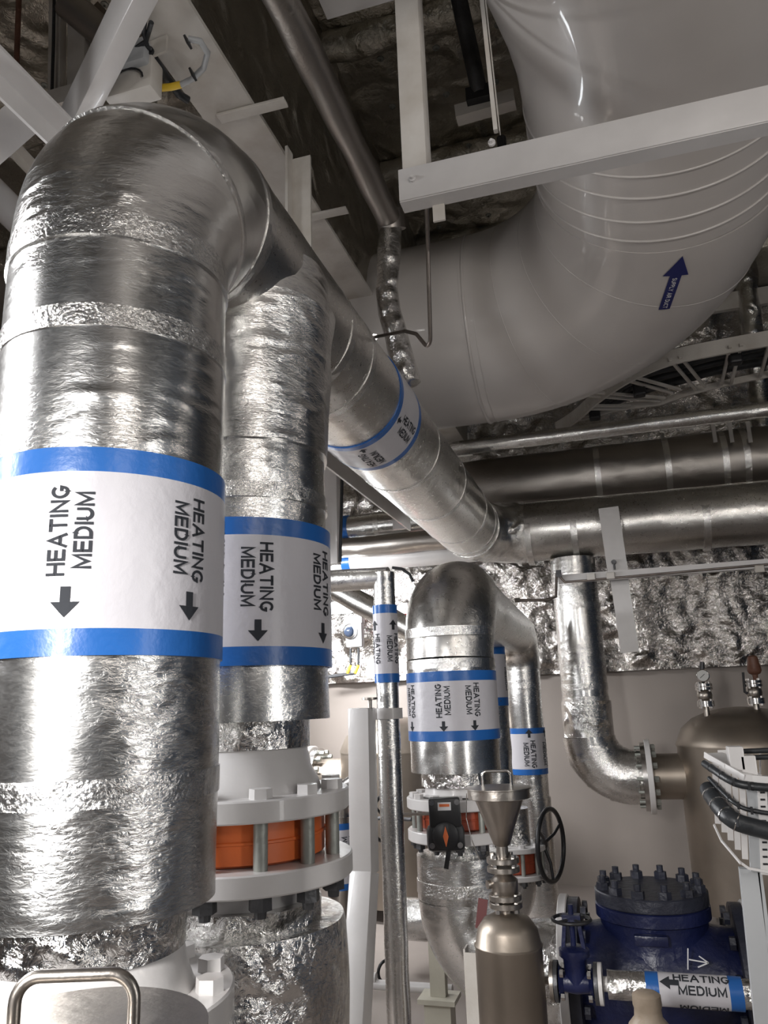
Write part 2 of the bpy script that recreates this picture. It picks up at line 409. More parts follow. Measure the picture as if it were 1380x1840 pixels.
# white girder: flange with insulated web
gx0, gx1, gz = -1.44, -1.21, 4.0
slab('trim_%d' % k, (gx0, YB, gz), (gx1, YF, gz+.02), 'white_old'); k += 1
bm = B_(); sweep(bm, dense((gx1-.12, YB, 4.36), (gx1-.12, YF, 4.36), .12), .33, 4, 0); bm.free()
g = cushion('trim_%d' % k, (gx1-.05, YB, gz+.02), (0, YF-YB, 0), (0, 0, ZC-gz), 160, 20, .015, 2., 'foil_ceil'); struct(g); k += 1
g = cushion('trim_%d' % k, (gx0+.05, YB, gz+.02), (0, YF-YB, 0), (0, 0, ZC-gz), 160, 20, .015, 2., 'foil_ceil'); struct(g); k += 1

# ================================================================== HEATING PIPE NETWORK (near)
AX, AY, BY, ZH, RP = -1.07, 1.45, 2.12, 2.975, .25
YE = 6.5
net = thing('insulated_heating_pipe', 'large foil-wrapped heating pipe: near riser bending over into the long overhead run', 'pipe', (AX, AY, 0))
zA, zB = 1.235, 1.565
def straight(parent, a, b, r, mat, wob=.003, wf=4., name='straight_section', cwob=0.):
    bm = B_(); sweep(bm, dense(a, b, .03), r, 72, wob, wf, cwob=cwob); return obj(name, bm, mat, parent, smooth=50)
top = V((AX, AY, ZH)); RB = .36
arc = arcpts(V((AX, AY, 1)), top, V((AX, 3, ZH)), RB, 24)
straight(net, (AX, AY, zA), arc[0], RP, 'foil_big', name='riser')
bm = B_(); sweep(bm, arc, [RP+.003+.016*sin(pi*i/(len(arc)-1))**2 for i in range(len(arc))], 72, .004, 4.); obj('elbow', bm, 'foil_big', net, smooth=50)
arc2 = arcpts(top, V((AX, YE, ZH)), V((1, YE, ZH-.03)), .42, 20)
straight(net, arc[-1], arc2[0], RP, 'foil_h', name='header_section')
bm = B_(); sweep(bm, arc2, RP+.003, 64, .008, 4.5, cwob=.004); obj('elbow', bm, 'foil_x', net, smooth=50)
straight(net, arc2[-1], (XR-.03, YE, ZH-.05), RP, 'foil_h', .005, name='straight_section')
# riser B: tee with rounded saddle
bm = B_()
pr = []
for i in range(15):
    t = i/14; z = 2.35+(ZH-2.35)*t; pr.append(V((AX, BY, z)))
sweep(bm, pr, [RP+.01+.05*(max(0, (i/14-.1)))**1.5 if i < 12 else RP+.02 for i in range(15)], 64, .012, 4, cwob=.006)
obj('tee', bm, 'foil_big', net, smooth=50)
straight(net, (AX, BY, zB), (AX, BY, 2.36), RP, 'foil', .006, name='riser')
# narrow insulation at the foot of riser A, white reducer and flange
tA = straight(net, (AX, AY, 1.15), (AX, AY, zA+.01), .195, 'foil_x', .006, name='insulation_collar')
bm = B_(); lathe(bm, (AX, AY, .0), [(.17, 1.17), (.188, 1.15), (.2, 1.10), (.212, 1.07), (.215, 1.05)], n=64); obj('reducer', bm, 'white', net, smooth=50)
def flange(parent, o, r, t, mat='white', axis=(0, 0, 1), name='flange'):
    bm = B_(); lathe(bm, o, [(r-.004, 0), (r, .004), (r, t-.004), (r-.004, t)], axis, 72); return obj(name, bm, mat, parent, smooth=40)
fA = flange(net, (AX, AY, 1.015), .29, .055)
for kk in range(12):
    a = 2*pi*kk/12+.22; bm = B_(); p = V((AX+.25*cos(a), AY+.25*sin(a), 1.07))
    hexa(bm, p, .028, .026, rot=a); obj('bolt_head', bm, 'white', net)
bm = B_(); lathe(bm, (AX, AY, 0), [(.2, 0), (.2, 1.02)], n=48); obj('lower_section', bm, 'white', net, smooth=40)
# foot of riser B
straight(net, (AX, BY, zB-.075), (AX, BY, zB+.01), .19, 'foil_x', .006, name='insulation_collar')
bm = B_(); lathe(bm, (AX, BY, 0), [(.175, zB-.06), (.185, zB-.075), (.198, zB-.13), (.217, zB-.165), (.225, zB-.19)], n=64); obj('reducer', bm, 'white', net, smooth=50)
zf = zB-.245
flange(net, (AX, BY, zf), .303, .055)
# foil tape and labels
for z in (1.46, 2.40): tape(net, (AX, AY, 0), (0, 0, 1), RP, z, .05)
tape(net, (AX, AY, 0), (0, 0, 1), RP+.003, ZH-RB, .06)
for z in (1.80, 2.2, 2.42): tape(net, (AX, BY, 0), (0, 0, 1), RP+.003, z, .045, wob=.006)
for y in (2.5, 2.75, 3.95, 4.7, 5.5, 5.95): tape(net, (AX, 0, ZH), (0, 1, 0), RP, y, .045)
for x in (-.62, -.25, .1, .75, 1.3): tape(net, (0, YE, ZH-.035), (1, 0, 0), RP, x, .05)
for v in (.45, .9):
    i = int(v*24); bm = B_(); sweep(bm, arc[i:i+2], RP+.0065+.016*sin(pi*(i+.5)/24)**2, 72, .004, 4., cwob=.001); obj('foil_tape', bm, 'foil_tape', net, smooth=60)
e = to_cam((AX, AY, 1.9), (0, 0, 1))
pipe_label(net, (AX, AY, 0), (0, 0, 1), e, RP+.002, 1.705, 2.11, .05, [(radians(-16), 'up', -1), (radians(39), 'down', -1), (radians(-70), 'down', -1), (radians(94), 'up', -1)], tsize=.048, asize=.058, toff=.035)
e = to_cam((AX, BY, 1.9), (0, 0, 1))
pipe_label(net, (AX, BY, 0), (0, 0, 1), e, RP+.009, 1.71, 2.115, .05, [(radians(8), 'down', -1), (radians(58), 'down', -1), (radians(-52), 'up', -1)], tsize=.052, asize=.058, toff=.035)
pipe_label(net, (AX, 0, ZH), (0, 1, 0), to_cam((AX, 3.3, ZH), (0, 1, 0)), RP+.002, 3.13, 3.50, .045, [(radians(-22), 'up', -1), (radians(28), 'down', -1), (radians(80), 'up', -1)], tsize=.053, asize=.045, toff=.025)
# instrument pocket on the header
tp = at(662, 608, X=-.93)
# ---- butterfly valve under riser B
def wafer_valve(loc, rb, rbolt, h, ft, nb, rb_bolt, body, label, phase=0., back=False):
    x, y, z = loc; v = thing('butterfly_valve', label, 'valve', (x, y, z))
    bm = B_(); lathe(bm, (x, y, z+.001), [(rb*.93, 0), (rb, .008), (rb, h*.47), (rb*1.02, h*.49), (rb*1.02, h*.54), (rb, h*.56), (rb, h-.01), (rb*.93, h-.002)], n=64); obj('valve_body', bm, body, v, smooth=35)
    for kk in range(nb):
        a = 2*pi*kk/nb+phase; c, s = cos(a), sin(a); px, py = x+rbolt*c, y+rbolt*s
        bm = B_(); lathe(bm, (px, py, z), [(rb_bolt, 0), (rb_bolt, h)], n=20); b = obj('bolt', bm, 'galv', v, smooth=40)
        bm = B_(); hexa(bm, (px, py, z+h+ft), rb_bolt*1.65, rb_bolt*1.35, rot=a+.3); obj('bolt_head', bm, 'white', b)
        bm = B_(); hexa(bm, (px, py, z-ft-rb_bolt*1.9), rb_bolt*1.65, rb_bolt*1.9, rot=a); lathe(bm, (px, py, z-ft-rb_bolt*2.9), [(rb_bolt*.8, 0), (rb_bolt*.9, rb_bolt*1.1)], n=16); obj('nut', bm, 'dark_steel', b)
    return v
hv = .115
wafer_valve((AX, BY, zf-hv), .232, .262, hv, .055, 12, .0185, 'orange', 'orange-bodied valve clamped between two white flanges by grey bolts', phase=.12)
# ---- lower pipe under the valve
zl = zf-hv-.055
low = thing('insulated_lower_pipe', 'thick foil-clad pipe section below the orange valve, with white flange on top', 'pipe', (AX, BY, 0))
flange(low, (AX, BY, zl), .31, .055)
bm = B_(); lathe(bm, (AX, BY, zl-.08), [(.19, 0), (.185, .08)], n=56); obj('neck', bm, 'white', low, smooth=40)
straight(low, (AX, BY, zl-.11), (AX, BY, zl-.055), .215, 'foil_x', .014, 7, name='insulation_collar', cwob=.006)
bm = B_(); pts = dense((AX, BY, .02), (AX, BY, zl-.105), .03); sweep(bm, pts, [.29]*(len(pts)-1)+[.284], 72, .008, 4, cwob=.003, cf=6); obj('insulation', bm, 'foil_x', low, smooth=50)
# black witness marks
for kk in (0,): pass

# ================================================================== SECOND NETWORK (mid)
RC = .196; CXx, CYy = -.74, 3.52
zCt = at(825, 975, Y=3.45).z-RC-.03
net2 = thing('insulated_heating_pipe', 'smaller foil-wrapped heating pipe behind the funnel with a rounded top bend and two downpipes', 'pipe', (CXx, CYy, .8))
zc = at(820, 1392, Y=CYy-.2).z
YD1, YD2, XD = 5.0, 6.1, -.73
arc = arcpts(V((CXx, CYy, 0)), V((CXx, CYy, zCt)), V((XD, YD2, zCt)), .3, 20)
straight(net2, (CXx, CYy, zc), arc[0], RC, 'foil', .006, name='riser', cwob=.003)
bm = B_(); sweep(bm, arc, [RC+.002+.012*sin(pi*i/20)**2 for i in range(len(arc))], 64, .004, 4.); obj('elbow', bm, 'foil_h', net2, smooth=50)
RD = .135
arcD = arcpts(V((XD, CYy, zCt)), V((XD, YD2, zCt)), V((XD, YD2, 0)), .26, 18)
bm = B_(); pp = dense(arc[-1], arcD[0], .06); nn = len(pp); sweep(bm, pp, [RC+(RD+.01-RC)*(i/(nn-1))**.7 for i in range(nn)], 56, .004, 4.); obj('header_section', bm, 'foil_h', net2, smooth=50)
bm = B_(); sweep(bm, arcD, RD+.01, 56, .005, 4.); obj('elbow', bm, 'foil_h', net2, smooth=50)
straight(net2, (XD, YD2, .9), arcD[-1], RD, 'foil', .004, name='downpipe')
XD1 = XD-.09
straight(net2, (XD1, YD1, .95), (XD1, YD1, zCt), RD-.015, 'foil', .005, name='downpipe', cwob=.004)
straight(net2, (CXx, CYy, zc-.06), (CXx, CYy, zc+.01), .155, 'foil_x', .006, name='insulation_collar')
zfc = at(800, 1447, Y=CYy-.22).z
bm = B_(); lathe(bm, (CXx, CYy, 0), [(.135, zc-.04), (.142, zc-.09), (.17, zfc+.02)], n=56); obj('reducer', bm, 'white', net2, smooth=50)
flange(net2, (CXx, CYy, zfc-.03), .222, .045)
for z in (1.9, 1.76): tape(net2, (CXx, CYy, 0), (0, 0, 1), RC+.002, z, .04, wob=.006)
zt, zb = at(815, 1205, Y=CYy-.2).z, at(820, 1332, Y=CYy-.2).z
pipe_label(net2, (CXx, CYy, 0), (0, 0, 1), to_cam((CXx, CYy, 1.6), (0, 0, 1)), RC+.004, zb, zt, .042, [(radians(-12), 'up', -1), (radians(26), 'down', -1), (radians(-62), 'down', -1)], tsize=.038, asize=.042, toff=.022)
zt, zb = at(900, 1160, Y=YD1-.1).z, at(900, 1268, Y=YD1-.1).z
pipe_label(net2, (XD1, YD1, 0), (0, 0, 1), to_cam((XD1, YD1, 1.6), (0, 0, 1)), RD-.012, zb, zt, .05, [(radians(-45), 'down', 1), (radians(80), 'down', 1)], tsize=.045, asize=.05, toff=-.02)
zt, zb = at(958, 1308, Y=YD2-.1).z, at(962, 1392, Y=YD2-.1).z
pipe_label(net2, (XD, YD2, 0), (0, 0, 1), to_cam((XD, YD2, 1.6), (0, 0, 1)), RD+.002, zb, zt, .04, [(radians(8), 'down', 1), (radians(72), 'down', 1)], tsize=.052, asize=.06, toff=-.02)
hb = .085
wv = wafer_valve((CXx, CYy, zfc-.03-hb), .165, .19, hb, .045, 12, .013, 'orange_d', 'dark orange butterfly valve with black gearbox, under the label of the rounded pipe', phase=.2)
# gearbox with indicator
gp = at(800, 1483, Y=3.22); gd = (V((0, 0, H))-gp); gd.z = 0; gd.normalize(); gx = V((0, 0, 1)).cross(gd).normalized(); gz_ = V((0, 0, 1)); AXS = (gx, gd, gz_)
bm = B_(); box(bm, gp+gz_*.05, (.125, .06, .11), AXS, bev=.008); box(bm, gp-gz_*.045, (.15, .06, .10), AXS, bev=.02)
lathe(bm, gp-gz_*.035+gd*.02, [(.052, 0), (.052, .018), (.045, .022)], gd, 32)
gb = obj('gearbox', bm, 'black', wv, smooth=35)
bm = B_(); c = gp-gz_*.035+gd*.044; q = [c+gz_*.038, c+gx*.011, c-gz_*.038, c-gx*.011]; a = [bm.verts.new(p) for p in q]; b = [bm.verts.new(p+gd*.004) for p in q]
bm.faces.new(a[::-1]); bm.faces.new(b)
for i in range(4): bm.faces.new((a[i], a[(i+1) % 4], b[(i+1) % 4], b[i]))
obj('position_pointer', bm, 'orange', gb)
bm = B_(); box(bm, gp+gz_*.075+gd*.032, (.052, .003, .03), AXS); st = obj('nameplate', bm, 'sticker_white', gb)
bm = B_(); box(bm, gp+gz_*.079+gd*.035, (.04, .002, .010), AXS); obj('print', bm, 'orange', gb)
for sx, sz in ((-.05, .09), (.05, .09), (-.055, -.07), (.055, -.07)):
    bm = B_(); lathe(bm, gp+gx*sx+gz_*sz+gd*.028, [(.011, 0), (.011, .006), (.006, .006), (.006, .01)], gd, 16); obj('screw', bm, 'chrome', gb, smooth=40)
bm = B_(); tube(bm, gp+gz_*.045-gx*.06, gp+gz_*.045-gx*.25, .006, 12); obj('input_shaft', bm, 'steel', wv, smooth=40)
bm = B_(); bar(bm, gp-gz_*.09+gx*.01, gp-gz_*.16-gx*.005, .018, .006, up=gd); obj('handle', bm, 'black', wv)
# lower elbow C towards the check valve
zlc = zfc-.03-hb-.045
YV, ZV = 3.5, at(1180, 1760, Y=3.5).z
low2 = thing('insulated_lower_pipe', 'foil-wrapped pipe elbow below the dark orange valve, running behind the steel pot', 'pipe', (CXx, CYy, 0))
flange(low2, (CXx, CYy, zlc), .222, .045)
bm = B_(); lathe(bm, (CXx, CYy, zlc-.07), [(.125, 0), (.125, .07)], n=40); obj('neck', bm, 'foil_x', low2, smooth=40)
zE = max(ZV, .42)
arcE = arcpts(V((CXx, CYy, 2)), V((CXx, CYy, zE)), V((0, CYy, zE)), .27, 18)
straight(low2, arcE[0], (CXx, CYy, zlc-.06), .19, 'foil', .006, name='straight_section')
bm = B_(); sweep(bm, arcE, .185, 56, .006, 4., cwob=.004); obj('elbow', bm, 'foil', low2, smooth=50)
XV = at(1180, 1740, Y=YV).x
straight(low2, arcE[-1], (XV-.35, CYy, zE), .185, 'foil_x', .012, name='straight_section', cwob=.006)
tape(low2, (CXx, CYy, 0), (0, 0, 1), .19, zlc-.18, .05)
# valve and wheel on the rear downpipes
zD = .95; 
wv2 = wafer_valve((XD1+.1, YD1, at(915, 1545, Y=YD1).z-.06), .14, .16, .12, .03, 10, .012, 'orange_d', 'dark red valve with black handwheel behind the funnel', phase=.1)
wc = at(990, 1518, Y=YD1); wax = V((.93, -.28, 0.))
bm = B_(); ring_torus(bm, wc, wax, .2, .014, 56, 10)
hw = obj('handwheel', bm, 'black', wv2, smooth=60)
x_, y_, d_ = frame(wax)
for kk in range(3):
    a = 2*pi*kk/3+.5; bm = B_(); sweep(bm, [wc-d_*.05, wc-d_*.01+(x_*cos(a)+y_*sin(a))*.1, wc+(x_*cos(a)+y_*sin(a))*.2], .009, 10); obj('spoke', bm, 'black', hw, smooth=60)
bm = B_(); lathe(bm, wc-d_*.09, [(.028, 0), (.03, .05), (.022, .06)], wax, 20); obj('hub', bm, 'black', hw, smooth=40)
bm = B_(); sweep(bm, [V((XD+.12, YD1, wc.z-.03)), wc-d_*.08], .012, 12); obj('stem', bm, 'steel', wv2, smooth=40)
low3 = thing('insulated_lower_pipe', 'foil-wrapped downpipe below the black handwheel valve, bending away at the bottom', 'pipe', (XD1+.1, YD1, 0))
z3 = at(915, 1545, Y=YD1).z-.06
flange(low3, (XD1+.1, YD1, z3-.03), .185, .03); flange(net2, (XD1+.1, YD1, z3+.12), .185, .03)
pipe_run(low3, [(XD1+.1, YD1, z3-.03), (XD1+.1, YD1, .32), (-1.5, YD1, .32)], .25, .12, 'foil', .006)
straight(net2, (XD1+.1, YD1, z3+.15), (XD+.01, YD1, .96), .1, 'foil_x', .004, name='insulation_collar')
low4 = thing('insulated_lower_pipe', 'rear foil-wrapped downpipe bottom section seen through the black handwheel', 'pipe', (XD, YD2, 0))
straight(low4, (XD, YD2, .01), (XD, YD2, .9), .145, 'foil', .006)

# ================================================================== SUPPLY AIR DUCT
ZD, RDU = 3.95, .6
duct = thing('air_duct', 'huge white-painted round supply air duct curving overhead at upper right', 'duct', (.43, 3.2, ZD))
P0 = V((-4.5, 4.65, ZD)); cor = V((.45, 4.65, ZD)); P1 = V((.43, 2.9, ZD+.35))
arcd = arcpts(P0, cor, P1, 1.1, 22)
bm = B_(); sweep(bm, dense(P0, arcd[0], .2), RDU, 96, 0); obj('straight_section', bm, 'duct', duct, smooth=40)
bm = B_(); sweep(bm, arcd, RDU*1.005, 96); obj('elbow', bm, 'duct', duct, smooth=40)
dd_ = (P1-arcd[-1]).normalized(); q_ = arcd[-1]
p = [q_, q_+dd_*.35, q_+dd_*.7, q_+dd_*.9+V((-.01, 0, 0)), q_+dd_*1.15+V((-.03, 0, -.03)), q_+dd_*1.4+V((-.06, 0, -.08)), q_+dd_*1.7+V((-.09, 0, -.15)), q_+dd_*2.1+V((-.1, 0, -.23))]
p += [V((p[-1].x, .4, p[-1].z)), V((p[-1].x, -3, p[-1].z))]
bm = B_(); sweep(bm, p, [.6, .6, .605, .62, .645, .66, .67, .67, .67, .67], 96); obj('flared_section', bm, 'duct', duct, smooth=60)
def seam(pt, ax, r, w=.012):
    bm = B_(); ring_torus(bm, pt, ax, r, w, 96, 8); obj('seam', bm, 'duct', duct, smooth=80)
seam(V((-.66, 4.65, ZD)), (1, 0, 0), RDU, .011); seam(V((-.61, 4.65, ZD)), (1, 0, 0), RDU, .006); seam(V((-1.75, 4.65, ZD)), (1, 0, 0), RDU)
for y in (.08, .2, .34, .46): seam(q_+dd_*y, dd_, RDU+.001, .006)
for i in (5, 11, 17):
    t = (arcd[i+1]-arcd[i-1]).normalized(); seam(arcd[i], t, RDU*1.003, .003)
# sticker arrow on the duct (lies on the elbow skin)
dcl = [P0]+arcd+[q_+dd_*(.1*i) for i in range(1, 8)]
def near(q):
    best = None
    for u, v in zip(dcl, dcl[1:]):
        e_ = v-u; t = max(0, min(1, (q-u).dot(e_)/e_.length_squared)); c = u+e_*t; d_ = (q-c).length
        if best is None or d_ < best[0]: best = (d_, c)
    return best
def duct_hit(px, py):
    r = at(px, py, d=1.)-V((0, 0, H)); t = 2.
    while t < 8:
        q = V((0, 0, H))+r*t
        if near(q)[0] <= RDU*1.005: return q
        t += .01
    return at(px, py, Y=4)
s0, s1 = duct_hit(1193, 555), duct_hit(1226, 458)
tipd = (s1-s0); L = tipd.length; td = tipd.normalized(); wd = (duct_hit(1215, 520)-duct_hit(1185, 512)).normalized(); wd = (wd-td*wd.dot(td)).normalized()
st = thing('duct_sticker', 'navy arrow sticker reading SUPPLY AIR DUCT on the white duct bend', 'sticker', s0)
nrm = wd.cross(td); 
if nrm.dot(V((0, 0, H))-s0) < 0: nrm = -nrm
def skin(u, v, off):
    b = s0+td*v+wd*u
    c = near(b)[1]; return c+(b-c).normalized()*(RDU*1.005+off)
bm = B_(); hw_ = .028
def strip(u0, u1, v0, v1, nn=10, tri=False):
    prev = None
    for i in range(nn+1):
        t = i/nn; v = v0+(v1-v0)*t; s = (1-t) if tri else 1.
        cur = [bm.verts.new(skin(u0*s+1e-4*i, v, .004)), bm.verts.new(skin(0, v, .004)), bm.verts.new(skin(u1*s, v, .004))]
        if prev:
            for j in (0, 1):
                bm.faces.new((prev[j], prev[j+1], cur[j+1], cur[j]))
        prev = cur
strip(-hw_, hw_, 0, L*.66); strip(-.06, .06, L*.65, L*1.0, 8, True)
obj('arrow_panel', bm, 'navy', st, smooth=60)
bm = B_(); vs, fs = text_geo('SUPPLY AIR DUCT'); q = []
xs = [v[0] for v in vs]; tl = max(xs)-min(xs); sc = L*.58/tl
for x, y, _ in vs: q.append(bm.verts.new(skin(y*sc*1.35, L*.33-x*sc, .007)))
for f in fs:
    try: bm.faces.new([q[i] for i in f])
    except ValueError: pass
obj('lettering', bm, 'sticker_white', st)

# ================================================================== OVERHEAD STEEL
def top_obj(name, bm, mat, label, cat, smooth=None, group=None): return tag(obj(name, bm, mat, smooth=smooth), label, cat, group)
YBR = 2.15
a = at(716, 312, Y=YBR); b = at(1480, 112, Y=YBR); zb_ = a.z-.05
bt = thing('support_beam', 'white angle-steel beam crossing under the air duct, bolted hanger at its left end', 'beam', (a.x, YBR, zb_))
bm = B_(); bar(bm, (a.x, YBR, zb_), (1.6, YBR, zb_), .012, .115, bev=.002); bar(bm, (a.x, YBR+.045, zb_+.055), (1.6, YBR+.045, zb_+.055), .1, .012, bev=.002); bar(bm, (a.x, YBR+.03, zb_-.055), (1.6, YBR+.03, zb_-.055), .06, .01)
obj('angle_section', bm, 'white', bt, smooth=30)
for px_, py_ in ((742, 322), (884, 258)):
    bm = B_(); pp = at(px_, py_, Y=YBR-.006); lathe(bm, pp, [(.012, 0), (.012, .008), (.006, .008), (.005, .02)], (0, -1, 0), 12); obj('bolt', bm, 'white', bt, smooth=30)
h0 = at(747, 285, Y=YBR+.06)
bm = B_(); bar(bm, (h0.x, YBR+.075, zb_+.062), (h0.x, YBR+.075, ZC-.02), .085, .085, up=(0, 1, 0), bev=.006); bar(bm, (h0.x+.07, YBR+.055, zb_-.12), (h0.x+.07, YBR+.055, zb_-.06), .04, .008, up=(0, 1, 0)); 
obj('hanger_post', bm, 'white_old', bt, smooth=30)
c0 = at(588, 18, Y=2.3); c1 = at(770, -30, Y=2.3)
bm = B_(); zz = (c0.z+c1.z)/2; bar(bm, (c0.x, 2.3, c0.z+.02), (c1.x, 2.3, c0.z+.02), .012, .12, bev=.002); bar(bm, (c0.x, 2.24, c0.z-.04), (c1.x, 2.24, c0.z-.04), .12, .012)
box(bm, (c0.x+.006, 2.24, c0.z+.02), (.012, .12, .12)); box(bm, (c0.x+.17, 2.24, c0.z+.02), (.012, .12, .12))
top_obj('overhead_bracket', bm, 'white', 'white box-shaped steel bracket at the top edge, left of the hanger post', 'bracket', 30)
# ceiling pipe with drop
YC = 3.44
cp = thing('ceiling_pipe', 'dull foil-wrapped thin pipe running along the dark ceiling and dropping in front of the duct', 'pipe', (-.9, YC, 3.3))
xa, xb = at(500, 0, Z=4.05), at(702, 400, Z=4.05)
pt0 = V((xa.x+.0, -1., 4.07)); pt1 = V((xb.x, YC+.02, 4.05)); pt2 = at(710, 600, Y=YC); pt3 = at(735, 690, Y=YC+.02)
bm = B_(); sweep(bm, dense(pt0, pt1, .06), .062, 32, .008, 4); obj('straight_section', bm, 'foil_dull', cp, smooth=60)
bm = B_(); sweep(bm, [pt1+V((0, -.03, .05)), pt1+V((0, .01, -.04))], .075, 24, .02, 5); obj('elbow', bm, 'foil_dull', cp, smooth=60)
bm = B_(); pz = dense(pt1, at(695, 520, Y=YC), .03)+dense(at(700, 560, Y=YC), pt3, .03); sweep(bm, pz, .058, 32, .007, 5, cwob=.003); obj('drop_section', bm, 'foil_x', cp, smooth=60)
# small bracket tabs off the girder
for i, (q0, q1) in enumerate((((432, 203), (514, 183)), ((560, 390), (624, 377)))):
    p0, p1 = at(*q0, Z=4.0-.01), at(*q1, Z=4.0-.01); bm = B_(); bar(bm, p0-V((.1, 0, 0)), p1, .05, .014, bev=.003)
    top_obj('bracket_tab', bm, 'white_old', ['flat white tab bracket sticking out from the girder, upper one', 'flat white tab bracket beside the hanging channel, lower one'][i], 'bracket')
p0 = at(541, 284, Z=3.96); bm = B_(); bar(bm, (p0.x, p0.y, 3.235), p0, .09, .012, up=(0, 1, 0)); bar(bm, (p0.x-.045, p0.y-.03, 3.235), (p0.x-.045, p0.y-.03, 3.99), .012, .06, up=(0, 1, 0))
top_obj('hanging_channel', bm, 'white_old', 'white vertical channel hanging from the ceiling beside the bend of the large pipe', 'channel')
# dark stub pipe and rod near the duct
p0, p1 = at(812, -60, Y=3.0), at(862, 168, Y=3.2)
dk = thing('dark_hanger_pipe', 'dark round pipe stub ending in a block on a white plate, left of the duct', 'pipe', p1)
bm = B_(); sweep(bm, [p0, p1], .04, 20); obj('stub', bm, 'dark_steel', dk, smooth=40)
bm = B_(); box(bm, p1+V((.0, .02, -.01)), (.13, .1, .07)); obj('block', bm, 'black', dk)
p2 = at(820, 208, Y=3.25); p3 = at(925, 178, Y=3.25)
bm = B_(); bar(bm, p2, p3, .07, .07); obj('plate', bm, 'white_old', dk)
p0, p1 = at(862, -40, Y=2.25), at(891, 236, Y=2.25); bm = B_(); bar(bm, p0, p1, .014, .02, up=(0, 1, 0)); bar(bm, p0+V((.012, 0, 0)), p1+V((.012, .012, 0)), .003, .024, up=(0, 1, 0))
top_obj('tie_rod', bm, 'white_old', 'thin light steel tie rod running down to the white beam left of the duct', 'rod')
p0 = at(905, 300, Y=3.6); bm = B_(); sweep(bm, [p0+V((0, 0, .18)), p0-V((0, 0, .08))], .025, 14); box(bm, p0-V((0, 0, .1)), (.07, .06, .05))
top_obj('ceiling_bracket', bm, 'dark_steel', 'short dark bracket stub on the foil ceiling below the white beam', 'bracket')
# instrument tubing from beam to header
tb = thing('instrument_tube', 'thin steel instrument tube hanging from the white beam and hooking onto the large pipe', 'tube', tp)
q = [at(766, 345, Y=2.3), at(769, 450, Y=2.45), at(774, 632, Y=2.62), at(748, 600, Y=2.68), at(728, 595, Y=2.72), at(672, 606, X=-.9)]
bm = B_(); sweep(bm, fillet(q, .035, 5), .0075, 12); obj('tube_run', bm, 'tubing', tb, smooth=60)
bm = B_(); dq = (q[-1]-q[-2]).normalized(); hexa(bm, q[-1]-dq*.01, .016, .03, dq); obj('nut', bm, 'chrome', tb)
# left-top frame work
def P(px, py, Y): return at(px, py, Y=Y)
bm = B_(); bar(bm, P(118, 250, 2.1), P(272, -60, 1.65), .085, .085, up=(0, 1, .3), bev=.004)
top_obj('brace', bm, 'white', 'thick white square diagonal brace rising behind the near pipe bend', 'brace', 30)
bm = B_(); angle_bar(bm, P(-60, 95, 1.6), P(118, 268, 2.0), .09, .09, .012, up=(0, -.2, 1)); bar(bm, P(-20, 215, 1.9), P(30, 270, 2.0), .2, .012, up=(0, 1, 0))
top_obj('brace', bm, 'white', 'white angle brace slanting down from the left edge towards the near pipe', 'brace', 30)
bm = B_(); bar(bm, P(-40, 250, 2.05), P(28, 250, 2.05), .15, .012, up=(0, 1, 0)); top_obj('gusset_plate', bm, 'white', 'flat white gusset plate at the left edge under the angle brace', 'plate')
for i, (x, w, t) in enumerate(((102, .05, 'narrow white vertical post with a black cable clipped to it, top left'), (141, .07, 'wider white vertical post just left of the diagonal brace'))):
    bm = B_(); bar(bm, P(x, 185, 2.6), P(x+2, -40, 2.6), w*1.4, .05, up=(0, 1, 0), bev=.004); top_obj('hanging_post', bm, 'white_old', t, 'post', 30)
bm = B_(); bar(bm, P(48, 196, 2.55), P(175, 160, 2.55), .05, .09); top_obj('cross_plate', bm, 'white_old', 'short white cross plate joining the two hanging posts at top left', 'plate')
bm = B_(); bar(bm, P(158, 95, 2.65), P(250, 55, 2.65), .06, .1); top_obj('cross_plate', bm, 'white_old', 'white cross plate behind the diagonal brace with bolts, top left', 'plate')
bm = B_(); sweep(bm, [P(28, 160, 2.4), P(36, -60, 2.4)], .013, 12); top_obj('hanger_rod', bm, 'brown', 'thin brown threaded hanger rod near the top left corner', 'rod', 40)
bm = B_(); sweep(bm, fillet([P(93, 180, 2.54), P(96, 80, 2.54), P(98, -40, 2.54)], .1, 3), .008, 10); top_obj('cable', bm, 'cable', 'straight black cable clipped along the narrow white post', 'cable', 40)
bm = B_(); sweep(bm, [P(-60, 300, 2.3), P(60, 420, 2.5)], .07, 32, .003, 4); top_obj('side_pipe', bm, 'white', 'pale painted pipe coming in at the left edge beside the near bend', 'pipe', 50)
bm = B_(); angle_bar(bm, P(10, 262, 2.6), P(75, 330, 2.8), .06, .05, .01); top_obj('lower_brace', bm, 'white_old', 'small white brace visible in the gap left of the near bend', 'brace')
